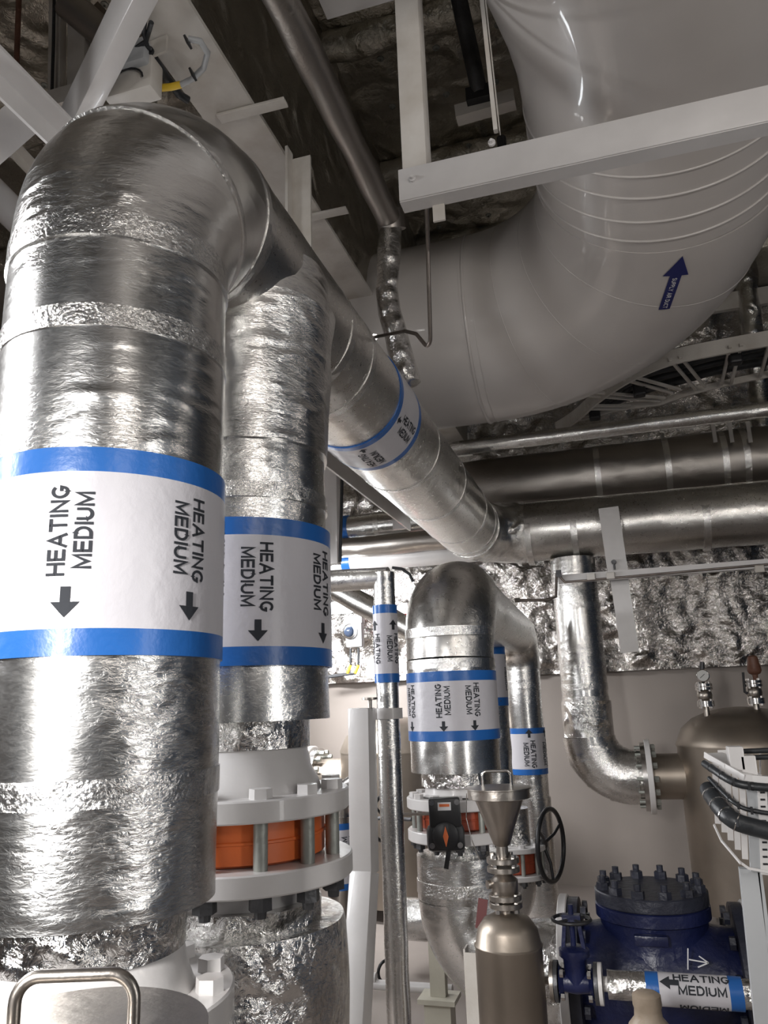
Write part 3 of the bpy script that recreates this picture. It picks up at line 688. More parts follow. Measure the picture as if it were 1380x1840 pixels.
# junction boxes and cables
jp = at(240, 150, Z=3.86); jb = thing('junction_box', 'white junction box with screws above the near pipe bend', 'box', jp)
bm = B_(); box(bm, jp, (.2, .08, .14), bev=.01); obj('box_body', bm, 'white_old', jb, smooth=30)
for sx in (-.06, .07):
    bm = B_(); lathe(bm, jp+V((sx, -.04, .04)), [(.01, 0), (.01, .006)], (0, -1, 0), 12); obj('screw', bm, 'galv', jb)
bm = B_(); pts = [jp+V((.07*cos(t), -.047, -.03+.05*sin(t))) for t in [pi*i/10 for i in range(11)]]; sweep(bm, pts, .004, 8); obj('lid_rim', bm, 'black', jb)
bm = B_(); box(bm, at(236, 108, Z=3.93), (.16, .08, .1), bev=.01); top_obj('junction_box', bm, 'grey_box', 'small grey junction box partly hidden by the diagonal brace', 'box', 30)
bm = B_(); bar(bm, at(215, 112, Z=3.96), at(300, 78, Z=3.96), .07, .01, up=(0, 1, 0)); pl = top_obj('cable_bracket', bm, 'white_old', 'white cable bracket plate behind the yellow-sleeved cable', 'bracket')
pl2 = thing('cable', 'grey looping cable with a yellow marker sleeve above the near bend', 'cable', at(290, 155, Z=3.8))
q = [at(x, y, Z=3.9) for x, y in ((338, 70), (360, 74), (373, 95), (366, 122), (345, 142), (325, 152), (290, 158))]
bm = B_(); sweep(bm, q[:6], .011, 14); obj('cable_run', bm, 'grey_box', pl2, smooth=80)
bm = B_(); sweep(bm, [q[5], (q[5]+q[6])/2-V((0, 0, .003)), q[6]], .0135, 14); obj('marker_sleeve', bm, 'yellow', pl2, smooth=80)
for qq in ((337, 76), (346, 134), (283, 158)):
    bm = B_(); c = at(*qq, Z=3.88); bar(bm, c+V((-.006, 0, .02)), c+V((.008, 0, -.018)), .008, .03, up=(0, 1, 0)); obj('cable_tie', bm, 'black', pl2)
for i, (qs, r_, t) in enumerate((([(272, 40), (262, 75), (240, 90), (225, 95)], .009, 'thin dark cable curling behind the diagonal brace'), ([(268, 90), (280, 110), (300, 140), (322, 170), (338, 180)], .016, 'thick black cable slanting down to the near bend under the yellow sleeve'), ([(262, 20), (258, 60), (266, 85), (272, 88)], .008, 'thin dark cable dropping beside the white girder'))):
    bm = B_(); sweep(bm, [at(x, y, Z=3.94) for x, y in qs], r_, 12); top_obj('cable', bm, 'cable', t, 'cable', 80)
bm = B_(); bar(bm, P(175, 10, 2.75), P(245, 85, 2.75), .03, .03); sweep(bm, [P(120, 5, 2.5), P(200, 75, 2.6)], .07, 20, .02, 5)
top_obj('wrapped_strut', bm, 'foil_dull', 'foil-wrapped strut between the posts and the brace at top left', 'strut', 50)

# ================================================================== UPPER RIGHT PIPES, LADDER, HANGER
def xpipe(name, label, pa, pb, Y, r, mat, wob=.006, tapes=(), cat='pipe', x1=None, x0=None, tmat='foil_tape'):
    A_, B2 = at(*pa, Y=Y), at(*pb, Y=Y); z = (A_.z+B2.z)/2; xa = A_.x if x0 is None else x0; xb = B2.x if x1 is None else x1
    t = thing(name, label, cat, (xa, Y, z)); bm = B_(); sweep(bm, dense((xa, Y, z), (xb, Y, z), .05), r, 56, wob, 3.5, cwob=wob*.3); obj('straight_section', bm, mat, t, smooth=50)
    for px_ in tapes:
        xx = at(px_, pa[1], Y=Y).x; tape(t, (0, Y, z), (1, 0, 0), r+.001, xx, .05, tmat, wob, 3.5)
    return t
xpipe('insulated_pipe', 'fat dull foil-wrapped pipe high on the right, with tape bands, behind the large pipe', (1000, 866), (1380, 822), 6.9, .27, 'foil_dull', .01, (1076, 1200, 1302, 1340), x0=-1.6, x1=XR-.02)
xpipe('insulated_pipe', 'thin shiny foil-wrapped pipe above the fat one on the right', (900, 797), (1380, 735), 5.7, .055, 'foil', .006, (1090,), x0=-2.5, x1=XR-.02)
xpipe('insulated_pipe', 'narrow foil pipe squeezed between the two big pipes on the right', (950, 914), (1380, 896), 6.8, .048, 'foil_dull', .012, (), x0=-.9, x1=XR-.02).location
# vertical foil stub behind ladder
bm = B_(); p0, p1 = at(1372, 680, Y=6.9), at(1372, 790, Y=6.9); sweep(bm, dense(V((p0.x, p0.y, ZC)), p1, .04), .09, 28, .015, 5); top_obj('insulated_stub', bm, 'foil_x', 'crinkled foil vertical stub behind the cable ladder at the right edge', 'pipe', 50)
# hanger flat + tubing tray
YH = 6.1
a0, a1 = at(1093, 912, Y=YH), at(1128, 1170, Y=YH)
hg = thing('pipe_hanger', 'flat white hanger strap crossing in front of the right-hand pipe and the foil wall', 'hanger', a1)
bm = B_(); bar(bm, a0, at(1112, 1040, Y=YH), .15, .012, up=(0, 1, 0)); bar(bm, at(1112, 1036, Y=YH), at(1132, 1172, Y=YH), .13, .012, up=(0, 1, 0)); obj('strap', bm, 'white', hg)
bm = B_(); pp = at(1103, 1010, Y=YH-.02); lathe(bm, pp, [(.02, 0), (.016, .02)], (0, -1, 0), 10); tube(bm, pp+V((0, -.01, 0)), pp-V((0, .01, .06)), .008, 10); obj('bolt', bm, 'dark_steel', hg)
YT = 5.9
a0, a1 = at(1003, 1040, Y=YT), at(1400, 1018, Y=YT)
tr = thing('tubing_rail', 'narrow white angle rail carrying a thin tube below the right-hand pipe', 'rail', a0)
bm = B_(); bar(bm, a0, V((a1.x+1.2, YT, a0.z)), .012, .055); bar(bm, a0+V((0, .03, -.027)), V((a1.x+1.2, YT+.03, a0.z-.027)), .06, .01); obj('angle_section', bm, 'white', tr)
q = [at(925, 1079, Y=YT-.12), at(985, 1078, Y=YT-.08), at(999, 1072, Y=YT-.05), at(1000, 1030, Y=YT-.04), at(1003, 1033, Y=YT-.04), at(1015, 1046, Y=YT-.03), V((a1.x+1.2, YT-.02, a0.z+.005))]
it = thing('instrument_tube', 'thin brown instrument tube along the white rail, stepping down to the rear pipe bend', 'tube', q[0])
bm = B_(); sweep(bm, q[:4], .011, 12); sweep(bm, q[4:], .009, 12); obj('tube_run', bm, 'tubing', it, smooth=60)
bm = B_(); hexa(bm, q[0], .02, .04, (1, 0, 0)); obj('nut', bm, 'chrome', it)
bm = B_(); box(bm, at(1004, 1031, Y=YT-.05), (.04, .04, .05)); obj('fitting', bm, 'dark_steel', it)
for px_ in (1062, 1097, 1365):
    bm = B_(); pp = at(px_, 1036-(px_-1062)*.045, Y=YT-.03); box(bm, pp, (.06, .03, .05), bev=.006); obj('tube_clamp', bm, 'white_old', it)
# cable ladder (curving)
ZL = 3.9
LP = [(1000, 770), (1034, 748), (1075, 712), (1130, 675), (1200, 645), (1290, 625), (1400, 605)]
LI = [(1060, 748), (1100, 735), (1160, 726), (1188, 722), (1240, 705), (1290, 692), (1400, 668)]
ld = thing('cable_ladder', 'white curved cable ladder carrying dark cables, under the duct bend at right', 'ladder', at(1200, 645, Z=ZL))
def smoothp(pts, Z):
    q = [at(x, y, Z=Z) for x, y in pts]; out = []
    for i in range(len(q)-1):
        a_, b_, c_, d2 = q[max(i-1, 0)], q[i], q[i+1], q[min(i+2, len(q)-1)]
        for j in range(6):
            t = j/6; out.append(.5*((2*b_)+(c_-a_)*t+(2*a_-5*b_+4*c_-d2)*t*t+(-a_+3*b_-3*c_+d2)*t**3))
    out.append(q[-1]); return out
def rail(bm, pts, w, h):
    for a_, b_ in zip(pts, pts[1:]): bar(bm, a_, b_+(b_-a_)*.08, w, h)
bm = B_(); rail(bm, smoothp(LP, ZL), .02, .11); obj('outer_rail', bm, 'white_old', ld)
bm = B_(); rail(bm, smoothp(LI, ZL), .02, .05); obj('inner_rail', bm, 'white_old', ld)
for (x0, y0), (x1, y1) in (((1036, 752), (1062, 748)), ((1052, 732), (1130, 732)), ((1062, 708), (1190, 718)), ((1124, 678), (1215, 703)), ((1213, 643), (1258, 697)), ((1322, 620), (1305, 690)), ((1395, 608), (1375, 675))):
    for sgn in (-1, 1):
        bm = B_(); A_, B2 = at(x0, y0, Z=ZL-.02), at(x1, y1, Z=ZL-.02); s = (B2-A_).cross(V((0, 0, 1))).normalized()*.035*sgn; bar(bm, A_+s, B2+s, .02, .02); obj('rung', bm, 'white_old', ld)
for i, (off, r_) in enumerate(((0, .035), (14, .028), (26, .03))):
    bm = B_(); sweep(bm, [p_+V((0, 0, .04)) for p_ in smoothp([(1070, 745-off*.3), (1150, 712-off), (1230, 690-off), (1300, 672-off), (1420, 650-off)], ZL)], r_, 12)
    top_obj('cable', bm, 'cable', ['lowest dark cable lying in the curved ladder', 'middle dark cable lying in the curved ladder', 'uppermost dark cable lying in the curved ladder'][i], 'cable', 80, 'cables in the curved ladder')
for i, (x, y) in enumerate(((1320, 638), (1148, 697), (1068, 740))):
    bm = B_(); box(bm, at(x, y, Z=ZL-.02), (.09, .09, .14), bev=.015); o = obj('cable_clamp', bm, 'black', ld)
a0, a1 = at(1295, 545, Y=6.9), at(1400, 520, Y=6.9)
bm = B_(); bar(bm, a0-V((.3, 0, 0)), V((XR-.02, 6.9, a0.z)), .05, .16); top_obj('cross_beam', bm, 'white_old', 'white steel cross beam behind the duct bend at the right edge', 'beam')
for i, px_ in enumerate((1282, 1312, 1345)):
    bm = B_(); p0 = at(px_, 770, Y=6.6); bar(bm, p0+V((0, 0, .06)), p0-V((0, 0, .12)), .03, .02, up=(0, 1, 0)); top_obj('hanger_strip', bm, 'white_old', ['leftmost', 'middle', 'rightmost'][i]+' of three short white hanger strips between the thin and fat pipes', 'strip', None, 'short hanger strips')

# ================================================================== BEHIND THE RISERS
# diagonal white channel and post
bm = B_(); A_, B2 = at(560, 790, Y=3.3), at(722, 940, Y=5.6)
B2 = V((A_.x+.0, 5.6, A_.z)); 
xq = at(722, 940, Y=5.4); bar(bm, (xq.x, 2.9, xq.z+.06), (xq.x, 5.4, xq.z+.06), .13, .012); bar(bm, (xq.x+.06, 2.9, xq.z), (xq.x+.06, 5.4, xq.z), .012, .13)
box(bm, (xq.x, 5.39, xq.z+.01), (.13, .012, .11))
top_obj('support_channel', bm, 'white', 'white steel channel running away below the large overhead pipe', 'beam')
p0, p1 = at(597, 850, Y=5.2), at(597, 1015, Y=5.2); bm = B_(); bar(bm, p0+V((0, 0, .9)), p1, .11, .08, up=(0, 1, 0), bev=.004); top_obj('hanging_post', bm, 'white', 'white vertical post just right of the second riser', 'post', 30)
bm = B_(); sweep(bm, [at(615, 850, Y=5.15), at(613, 930, Y=5.15), at(611, 1010, Y=5.15)], .012, 10); top_obj('cable', bm, 'cable', 'thin black cable beside the white post right of the second riser', 'cable', 60)
t = xpipe('insulated_pipe', 'foil pipe with a blue label band and arrow, seen right of the second riser', (640, 948), (760, 935), 6.95, .12, 'foil', .006, (680,), x0=XL+.03, x1=-.9)
zz = t.location.z; xx = at(612, 945, Y=6.9).x
pipe_label(t, (0, 6.95, zz), (1, 0, 0), to_cam((xx, 6.95, zz), (1, 0, 0)), .122, xx-.28, xx+.08, .06, [(0, 'up', 1)], tsize=.05, asize=.06, toff=-.1)
xpipe('insulated_pipe', 'dull dark foil pipe just below the blue-banded one', (620, 985), (800, 968), 6.7, .09, 'foil_dull', .012, (), x0=XL+.03, x1=-.85)
t = xpipe('white_pipe', 'pale painted pipe with a faint blue band above the slim silver pipe', (620, 1005), (800, 1000), 6.9, .1, 'white', .0, (), x0=XL+.03, x1=-.95)
xx = at(625, 1005, Y=6.9).x; bm = B_(); sweep(bm, [V((xx-.04, 6.9, t.location.z)), V((xx+.04, 6.9, t.location.z))], .103, 40); obj('blue_band', bm, 'label_blue', t, smooth=40)
bm = B_(); p0, p1 = at(575, 1040, Y=5.6), at(800, 1165, Y=5.6); sweep(bm, dense(p0+V((-.3, 0, .16)), p1, .05), .085, 40, .008, 4); top_obj('insulated_pipe', bm, 'foil_h', 'foil pipe slanting down to the right above the wall lamp', 'pipe', 50)
bm = B_(); q = [at(705, 1020, Y=4.4), at(722, 1022, Y=4.4), at(736, 1032, Y=4.4), at(742, 1045, Y=4.4)]; sweep(bm, q, .009, 10); top_obj('cable', bm, 'cable', 'black curved cable between the slim pipe and the rounded pipe', 'cable', 60)
# slim F pipe
FY = 3.0; fx = at(695, 1200, Y=FY).x; zt = at(668, 1040, Y=FY).z
fp = thing('slim_pipe', 'slim foil-wrapped vertical pipe with heating label, clamped to the white post', 'pipe', (fx, FY, 0))
rf = .044
straight(fp, (fx, FY, .02), (fx, FY, zt+.02), rf, 'foil', .003, 8, name='vertical_section')
bm = B_(); sweep(bm, dense((fx+.02, FY, zt), (fx-1.5, FY+.02, zt+.03), .04), rf, 36, .004, 6); obj('horizontal_section', bm, 'foil_h', fp, smooth=50)
z1, z0 = at(694, 1086, Y=FY-.04).z, at(700, 1226, Y=FY-.04).z
pipe_label(fp, (fx, FY, 0), (0, 0, 1), to_cam((fx, FY, 1.8), (0, 0, 1)), rf+.002, z0, z1, .034, [(radians(-58), 'down', 1), (radians(38), 'down', 1)], tsize=.032, asize=.04, toff=-.022)
# white post with clamp
py_ = 2.88; q0 = at(650, 1272, Y=py_); q1 = at(655, 1568, Y=py_); q2 = at(638, 1850, Y=py_-.12)
po = thing('support_post', 'white painted steel support post slightly bent, with a clamp for the slim pipe', 'post', (q2.x, q2.y, 0))
bm = B_(); bar(bm, q1+V((0, 0, -.003)), q0, .082, .095, up=(0, 1, 0), bev=.004); bar(bm, q2+(q2-q1)*.55, q1+V((0, 0, .003)), .082, .1, up=(0, 1, 0), bev=.004); obj('column', bm, 'white', po, smooth=30)
zc_ = at(700, 1282, Y=FY).z
bm = B_(); sweep(bm, [V((fx, FY, zc_-.02)), V((fx, FY, zc_+.02))], rf+.012, 32); bar(bm, (fx-.12, FY-.04, zc_), (fx, FY-.04, zc_), .012, .045); obj('pipe_clamp', bm, 'white', po, smooth=40)
bm = B_(); pp = at(665, 1268, Y=py_); lathe(bm, pp, [(.008, -.02), (.008, .02), (.03, .022), (.03, .03)], n=16); obj('clamp_screw', bm, 'steel', po, smooth=40)
# wall lamp
lp0, lp1 = at(575, 1095, Y=7.15), at(636, 1083, Y=7.15)
lm = thing('wall_lamp', 'lit fluorescent wall lamp glowing white beside the second riser', 'lamp', (lp0.x, 7.15, lp0.z))
bm = B_(); a_ = V((lp0.x-.7, 7.15, lp0.z)); b_ = V((lp1.x, 7.15, lp0.z)); sweep(bm, [a_, a_+V((.01, 0, 0)), b_-V((.03, 0, 0)), b_], [.04, .055, .055, .035], 24); obj('diffuser', bm, 'tube_on', lm, smooth=60)
bm = B_(); box(bm, ((a_.x+b_.x)/2, 7.27, lp0.z+.02), (b_.x-a_.x, .12, .1)); obj('housing', bm, 'grey_box', lm)
# beacon box
bp = at(638, 1135, Y=7.2)
bx = thing('signal_beacon', 'grey call box with round blue lens on the foil wall and two cable glands', 'beacon', bp)
bm = B_(); box(bm, bp, (.16, .09, .3), bev=.01); box(bm, bp+V((0, 0, .11)), (.18, .1, .07), bev=.01); obj('box_body', bm, 'grey_box', bx, smooth=30)
bm = B_(); lathe(bm, bp+V((-.03, -.04, 0)), [(.075, 0), (.075, .03), (.06, .035)], (-.2, -1, 0), 32); obj('bezel', bm, 'chrome', bx, smooth=40)
bm = B_(); lathe(bm, bp+V((-.035, -.07, 0)), [(.056, 0), (.052, .02), (.035, .04), (.01, .048)], (-.2, -1, 0), 32); obj('lens', bm, 'lens', bx, smooth=80)
for i, px_ in enumerate((630, 644)):
    q = [at(px_, 1165, Y=7.2), at(px_, 1195, Y=7.2), at(px_-6, 1210, Y=7.2), at(585, 1216+i*2, Y=7.2)]
    cb = thing('cable', ['left', 'right'][i]+' of the two yellow-sleeved cables below the grey beacon box', 'cable', q[1])
    bm = B_(); sweep(bm, q, .012, 10); obj('cable_run', bm, 'cable', cb, smooth=60)
    bm = B_(); sweep(bm, [q[1], q[2]], .016, 10); obj('marker_sleeve', bm, 'yellow', cb, smooth=60)
rp = at(724, 1118, Y=7.35); bm = B_(); box(bm, rp, (.12, .1, .16), bev=.012); lathe(bm, rp+V((-.02, -.05, 0)), [(.045, 0), (.045, .02), (.03, .03)], (0, -1, 0), 24)
top_obj('alarm_box', bm, 'red', 'red alarm call point peeking out between slim pipe and rounded pipe', 'alarm', 30)

# ================================================================== REAR RIGHT: E PIPE, TANKS
XE = at(1042, 1150, Y=6.5).x; zEf = at(1168, 1395, Y=6.5).z
TX = at(1345, 1400, Y=6.5).x
ep = thing('insulated_pipe', 'foil-wrapped pipe coming down the foil wall and bending right to the tank flange', 'pipe', (XE, 6.5, zEf))
arc = arcpts(V((XE, 6.5, 3)), V((XE, 6.5, zEf)), V((1, 6.5, zEf)), .3, 20)
zmid = at(1050, 1262, Y=6.5).z
straight(ep, (XE, 6.5, zmid), (XE, 6.5, ZH-.27), .18, 'foil', .004, name='vertical_section')
straight(ep, (XE, 6.5, arc[0].z), (XE, 6.5, zmid+.01), .195, 'foil_x', .005, name='vertical_section')
bm = B_(); xe = at(1148, 1400, Y=6.5).x; sweep(bm, arc+[V((xe, 6.5, zEf))], .2, 56, .008, 4., cwob=.004); obj('elbow', bm, 'foil', ep, smooth=50)
for z in (zmid+.02, zmid+.12, zmid+.75): tape(ep, (XE, 6.5, 0), (0, 0, 1), .181, z, .05, wob=.004)
for i in (5, 10, 15):
    bm = B_(); sweep(bm, arc[i:i+2], .2045, 56, .008, 4., cwob=.003); obj('foil_tape', bm, 'foil_tape', ep, smooth=60)
fx0 = at(1163, 1395, Y=6.5).x
flange(ep, (fx0, 6.5, zEf), .27, .04, 'white', (1, 0, 0))
bm = B_(); tube(bm, (xe-.02, 6.5, zEf), (fx0, 6.5, zEf), .15, 40); obj('stub', bm, 'foil_x', ep, smooth=40)
def tank(cx, cy, side, label, group=None):
    r = .47; zd = at(1345, 1338, Y=6.5).z
    t = thing('steel_tank', label, 'tank', (cx, cy, 0))
    bm = B_(); lathe(bm, (cx, cy, 0), [(r, .1), (r, zd)], n=72); obj('shell', bm, 'tank', t, smooth=40)
    bm = B_(); lathe(bm, (cx, cy, zd), [(r+.006, 0), (r+.006, .015), (r-.01, .05), (r*.9, .13), (r*.72, .2), (r*.45, .25), (r*.2, .27), (.01, .275)], n=72); obj('dished_top', bm, 'tank', t, smooth=60)
    for a in (0, 2.1, 4.2):
        bm = B_(); tube(bm, (cx+.35*cos(a), cy+.35*sin(a), 0), (cx+.35*cos(a), cy+.35*sin(a), .12), .04, 16); obj('leg', bm, 'steel', t, smooth=40)
    bm = B_(); tube(bm, (cx-side*.4, cy, zEf), (cx-side*(.68), cy, zEf), .165, 48); nz = obj('nozzle', bm, 'tank', t, smooth=40)
    f0 = cx-side*.68
    bm = B_(); lathe(bm, (f0, cy, zEf), [(.25, 0), (.25, .06)], (-side, 0, 0), 56); obj('flange', bm, 'chrome', t, smooth=40)
    for kk in range(14):
        a = 2*pi*kk/14; c = V((f0+side*.02, cy+.215*cos(a), zEf+.215*sin(a))); bm = B_(); hexa(bm, c, .024, .03, (side, 0, 0)); tube(bm, c-V((side*.12, 0, 0)), c, .012, 10); obj('bolt', bm, 'galv', t)
    return t, zd
tk, zd = tank(TX, 6.5, 1, 'stainless tank with domed top at the right edge, gauge and vent valves on top')
def ball_valve(px, pyb, pyt, kind):
    p0, p1 = at(px, pyb, Y=6.35), at(px, pyt, Y=6.35); x, y, z0, z1 = p0.x, 6.35, p0.z, p1.z; h = z1-z0
    v = thing('valve', kind, 'valve', (x, y, z0))
    bm = B_(); tube(bm, (x, y, z0-.08), (x, y, z0+h*.25), .02, 16); obj('stub', bm, 'steel', v, smooth=40)
    for f_ in (.2, .3, .78, .9):
        bm = B_(); lathe(bm, (x, y, z0+h*f_), [(.062, 0), (.062, .02)], n=28); fl = obj('flange', bm, 'chrome', v, smooth=30)
        for kk in range(4):
            a = pi/4+pi/2*kk; bm = B_(); hexa(bm, (x+.048*cos(a), y+.048*sin(a), z0+h*f_-.012), .012, .045); obj('bolt', bm, 'chrome', fl)
    bm = B_(); lathe(bm, (x, y, z0+h*.36), [(.035, 0), (.05, .02), (.055, h*.2), (.05, h*.36), (.035, h*.42)], n=28); obj('valve_body', bm, 'steel', v, smooth=60)
    return v, x, y, z0, z1
v, x, y, z0, z1 = ball_valve(1270, 1280, 1228, 'small flanged steel valve with a pressure gauge on the tank top')
gp_ = at(1263, 1214, Y=6.25); gd2 = (V((0, 0, H))-gp_).normalized(); gg = thing('pressure_gauge', 'small round white pressure gauge above the tank', 'gauge', gp_)
bm = B_(); lathe(bm, gp_-gd2*.02, [(.045, -.01), (.046, .03), (.04, .034)], gd2, 32); obj('case', bm, 'chrome', gg, smooth=40)
bm = B_(); lathe(bm, gp_+gd2*.008, [(.04, 0), (.039, .008)], gd2, 32); obj('dial', bm, 'dial', gg)
bm = B_(); bar(bm, gp_+gd2*.018-RR*.02-UU*.018, gp_+gd2*.018+RR*.012+UU*.012, .004, .002, up=gd2); obj('needle', bm, 'black', gg)
bm = B_(); tube(bm, (x, y, z1-.02), gp_-V((0, 0, .02))+V((0, .03, 0)), .01, 10); tube(bm, gp_+V((0, .04, .03)), gp_+V((0.01, .04, .1)), .018, 10); obj('connector', bm, 'dark_steel', gg)
v, x, y, z0, z1 = ball_valve(1360, 1275, 1222, 'small flanged steel valve with a black lever on the tank top, at the right edge')
bm = B_(); sweep(bm, [V((x-.05, y-.02, z0+(z1-z0)*.55)), at(1338, 1243, Y=6.33), at(1335, 1208, Y=6.33)], .009, 8); obj('lever', bm, 'black', v, smooth=60)
bm = B_(); p_ = at(1357, 1215, Y=6.35); lathe(bm, p_-V((0, 0, .06)), [(.012, 0), (.02, .07), (.04, .08), (.05, .1), (.035, .2), (.02, .21)], n=24)
top_obj('air_vent', bm, 'brown', 'brown automatic air vent cap above the tank at the right edge', 'vent', 40)
XT2 = at(715, 1400, Y=6.5).x
tank(XT2, 6.5, 1, 'second stainless tank standing behind the slim vertical pipe')
bm = B_(); fx2 = XT2-.68-.1
ep2 = thing('insulated_pipe', 'white-flanged pipe joining the rear tank behind the second riser', 'pipe', (fx2, 6.5, zEf))
flange(ep2, (fx2, 6.5, zEf), .27, .04, 'white', (1, 0, 0)); 
pipe_run(ep2, [(fx2-.02, 6.5, zEf), (fx2-.45, 6.5, zEf), (fx2-.45, 6.5, 3.)], .28, .18, 'foil', .006)
bm.free()
# small labelled pipe behind valve B
sx_ = at(612, 1550, Y=4.6).x
sp = thing('insulated_pipe', 'small vertical pipe with a heating label, half hidden between orange valve and white post', 'pipe', (sx_, 4.6, 0))
straight(sp, (sx_, 4.6, .0), (sx_, 4.6, at(612, 1460, Y=4.6).z), .066, 'steel', 0, name='vertical_section')
z1, z0 = at(612, 1480, Y=4.55).z, at(612, 1600, Y=4.55).z
pipe_label(sp, (sx_, 4.6, 0), (0, 0, 1), to_cam((sx_, 4.6, 1.), (0, 0, 1)), .068, z0, z1, .035, [(radians(-2), 'up', -1), (radians(80), 'down', -1)], tsize=.05, asize=.045, toff=.03)
q = at(612, 1460, Y=4.6); bm = B_(); sweep(bm, [q-V((0, 0, .02)), q+V((.0, 0, .05)), q+V((.06, 0, .13)), q+V((.12, 0, .16))], .07, 28); obj('elbow', bm, 'chrome', sp, smooth=60)

# ================================================================== BLUE CHECK VALVE
lc = at(1168, 1595, Y=YV); zl_ = lc.z; VX = lc.x
RL = .215
cv = thing('check_valve', 'large dark blue check valve with a bolted round cover, bottom right', 'valve', (VX, YV, .2))
zc0 = zE
bm = B_(); lathe(bm, (VX, YV, zl_), [(RL-.004, -.05), (RL, -.046), (RL, -.004), (RL-.004, 0)], n=72); obj('cover', bm, 'blue_lid', cv, smooth=30)
bm = B_(); lathe(bm, (VX, YV, zl_), [(RL-.004, -.10), (RL+.002, -.096), (RL+.002, -.054), (RL-.004, -.05)], n=72); lathe(bm, (VX, YV, 0), [(.205, zl_-.1), (.198, zl_-.15), (.203, zl_-.2), (.215, zc0+.1), (.235, zc0)], n=56, cap=False)
lathe(bm, (VX, YV, zc0), [(.03, -.27), (.14, -.24), (.2, -.16), (.24, -.02), (.235, .08)], n=56)
lathe(bm, (VX-.30, YV, zc0), [(.19, 0), (.2, .08), (.228, .18), (.238, .30), (.228, .42), (.2, .52), (.19, .60)], (1, 0, 0), 56)
obj('valve_body', bm, 'blue_valve', cv, smooth=50)
for kk in range(12):
    a = 2*pi*kk/12+pi/12; c = V((VX+(RL-.03)*cos(a), YV+(RL-.03)*sin(a), zl_)); bm = B_(); hexa(bm, c, .026, .026, rot=a); tube(bm, c, c+V((0, 0, .05)), .013, 12); obj('stud_nut', bm, 'blue_lid', cv)
for sg, nm in ((-1, 0), (1, 1)):
    bm = B_(); lathe(bm, (VX+sg*.285, YV, zc0), [(.28, 0), (.28, .04)], (sg, 0, 0), 56); obj('flange', bm, 'blue_lid', cv, smooth=30)
    for kk in range(12):
        a = 2*pi*kk/12+.2; c = V((VX+sg*.275, YV+.245*cos(a), zc0+.245*sin(a))); bm = B_(); hexa(bm, c, .024, .02, (-sg, 0, 0)); obj('bolt', bm, 'blue_lid', cv)
bm = B_(); box(bm, (VX, YV, (zc0-.2)/2), (.2, .2, max(.05, zc0-.2))); obj('foot', bm, 'blue_valve', cv)
# raised plate and chalk arrow
pp = at(1170, 1690, Y=YV-.222); bm = B_(); box(bm, pp+V((0, .0, 0)), (.12, .03, .035), bev=.004); obj('cast_plate', bm, 'blue_valve', cv, smooth=30)
def chalk(px, py, s=1.):
    bm = B_(); Yc = YV-.243
    def L_(a_, b_): bar(bm, at(px+a_[0]*s, py+a_[1]*s, Y=Yc), at(px+b_[0]*s, py+b_[1]*s, Y=Yc), .004, .003, up=(0, 1, 0))
    L_((0, -18), (0, 20)); L_((2, 2), (36, 8)); L_((20, -4), (37, 8)); L_((18, 16), (37, 8)); return obj('chalk_arrow', bm, 'sticker_white', cv)
chalk(1236, 1722)
rfl = thing('pipe_flange', 'white flange and pale pipe to the right of the blue valve', 'flange', (VX+.33, YV, zc0))
flange(rfl, (VX+.327, YV, zc0), .29, .035, 'white', (1, 0, 0)); bm = B_(); tube(bm, (VX+.355, YV, zc0), (XR-.02, YV, zc0), .17, 48); obj('pipe_section', bm, 'white_old', rfl, smooth=40)
flange(low2, (VX-.327, YV, zc0), .29, .035, 'white', (-1, 0, 0))
# ---- small blue gate valve and labelled branch pipe
YG = 2.9; gc = at(1036, 1765, Y=YG); 
gv = thing('gate_valve', 'small dark blue gate valve with a black round handwheel left of the big blue valve', 'valve', gc)
bm = B_(); lathe(bm, gc-V((.055, 0, 0)), [(.05, 0), (.03, .015), (.035, .055), (.03, .095), (.05, .11)], (1, 0, 0), 32); lathe(bm, gc, [(.035, 0), (.038, .07), (.05, .08), (.05, .1), (.03, .11)], n=24); obj('valve_body', bm, 'blue_valve', gv, smooth=50)
bm = B_(); 
for s in (-1, 1): bar(bm, gc+V((s*.034, 0, .1)), gc+V((s*.022, 0, .19)), .012, .03, up=(0, 1, 0))
tube(bm, gc+V((0, 0, .1)), gc+V((0, 0, .235)), .009, 12); box(bm, gc+V((0, 0, .195)), (.06, .03, .02)); obj('yoke', bm, 'blue_valve', gv)
zw = at(1033, 1652, Y=YG).z; wcn = V((gc.x, YG, zw))
bm = B_(); ring_torus(bm, wcn, (0, 0, 1), .062, .006, 40, 8)
for kk in range(4): a = pi/4+kk*pi/2; tube(bm, wcn, wcn+V((.06*cos(a), .06*sin(a), 0)), .004, 8)
obj('handwheel', bm, 'black', gv, smooth=60)
for s in (-1, 1):
    bm = B_(); lathe(bm, gc+V((s*.058, 0, 0)), [(.062, 0), (.062, .012)], (s, 0, 0), 32)
    obj('flange', bm, 'dark_steel', gv, smooth=30)
    for kk in range(4):
        a = pi/4+kk*pi/2; c = gc+V((s*.05, .048*cos(a), .048*sin(a))); bm = B_(); hexa(bm, c, .012, .012, (-s, 0, 0)); obj('bolt', bm, 'chrome', gv)
lpz = (at(1100, 1760, Y=YG).z+at(1300, 1782, Y=YG).z)/2
x0_ = at(1092, 1765, Y=YG).x
br = thing('branch_pipe', 'horizontal foil-wrapped branch pipe with a blue and white HEATING MEDIUM label, bottom right', 'pipe', (x0_, YG, gc.z))
dz = -.01
bm = B_(); tube(bm, gc+V((.085, 0, 0)), (x0_+.02, YG, gc.z), .022, 20); lathe(bm, gc+V((.0715, 0, 0)), [(.062, 0), (.062, .012)], (1, 0, 0), 32); obj('flanged_stub', bm, 'white', br, smooth=30)
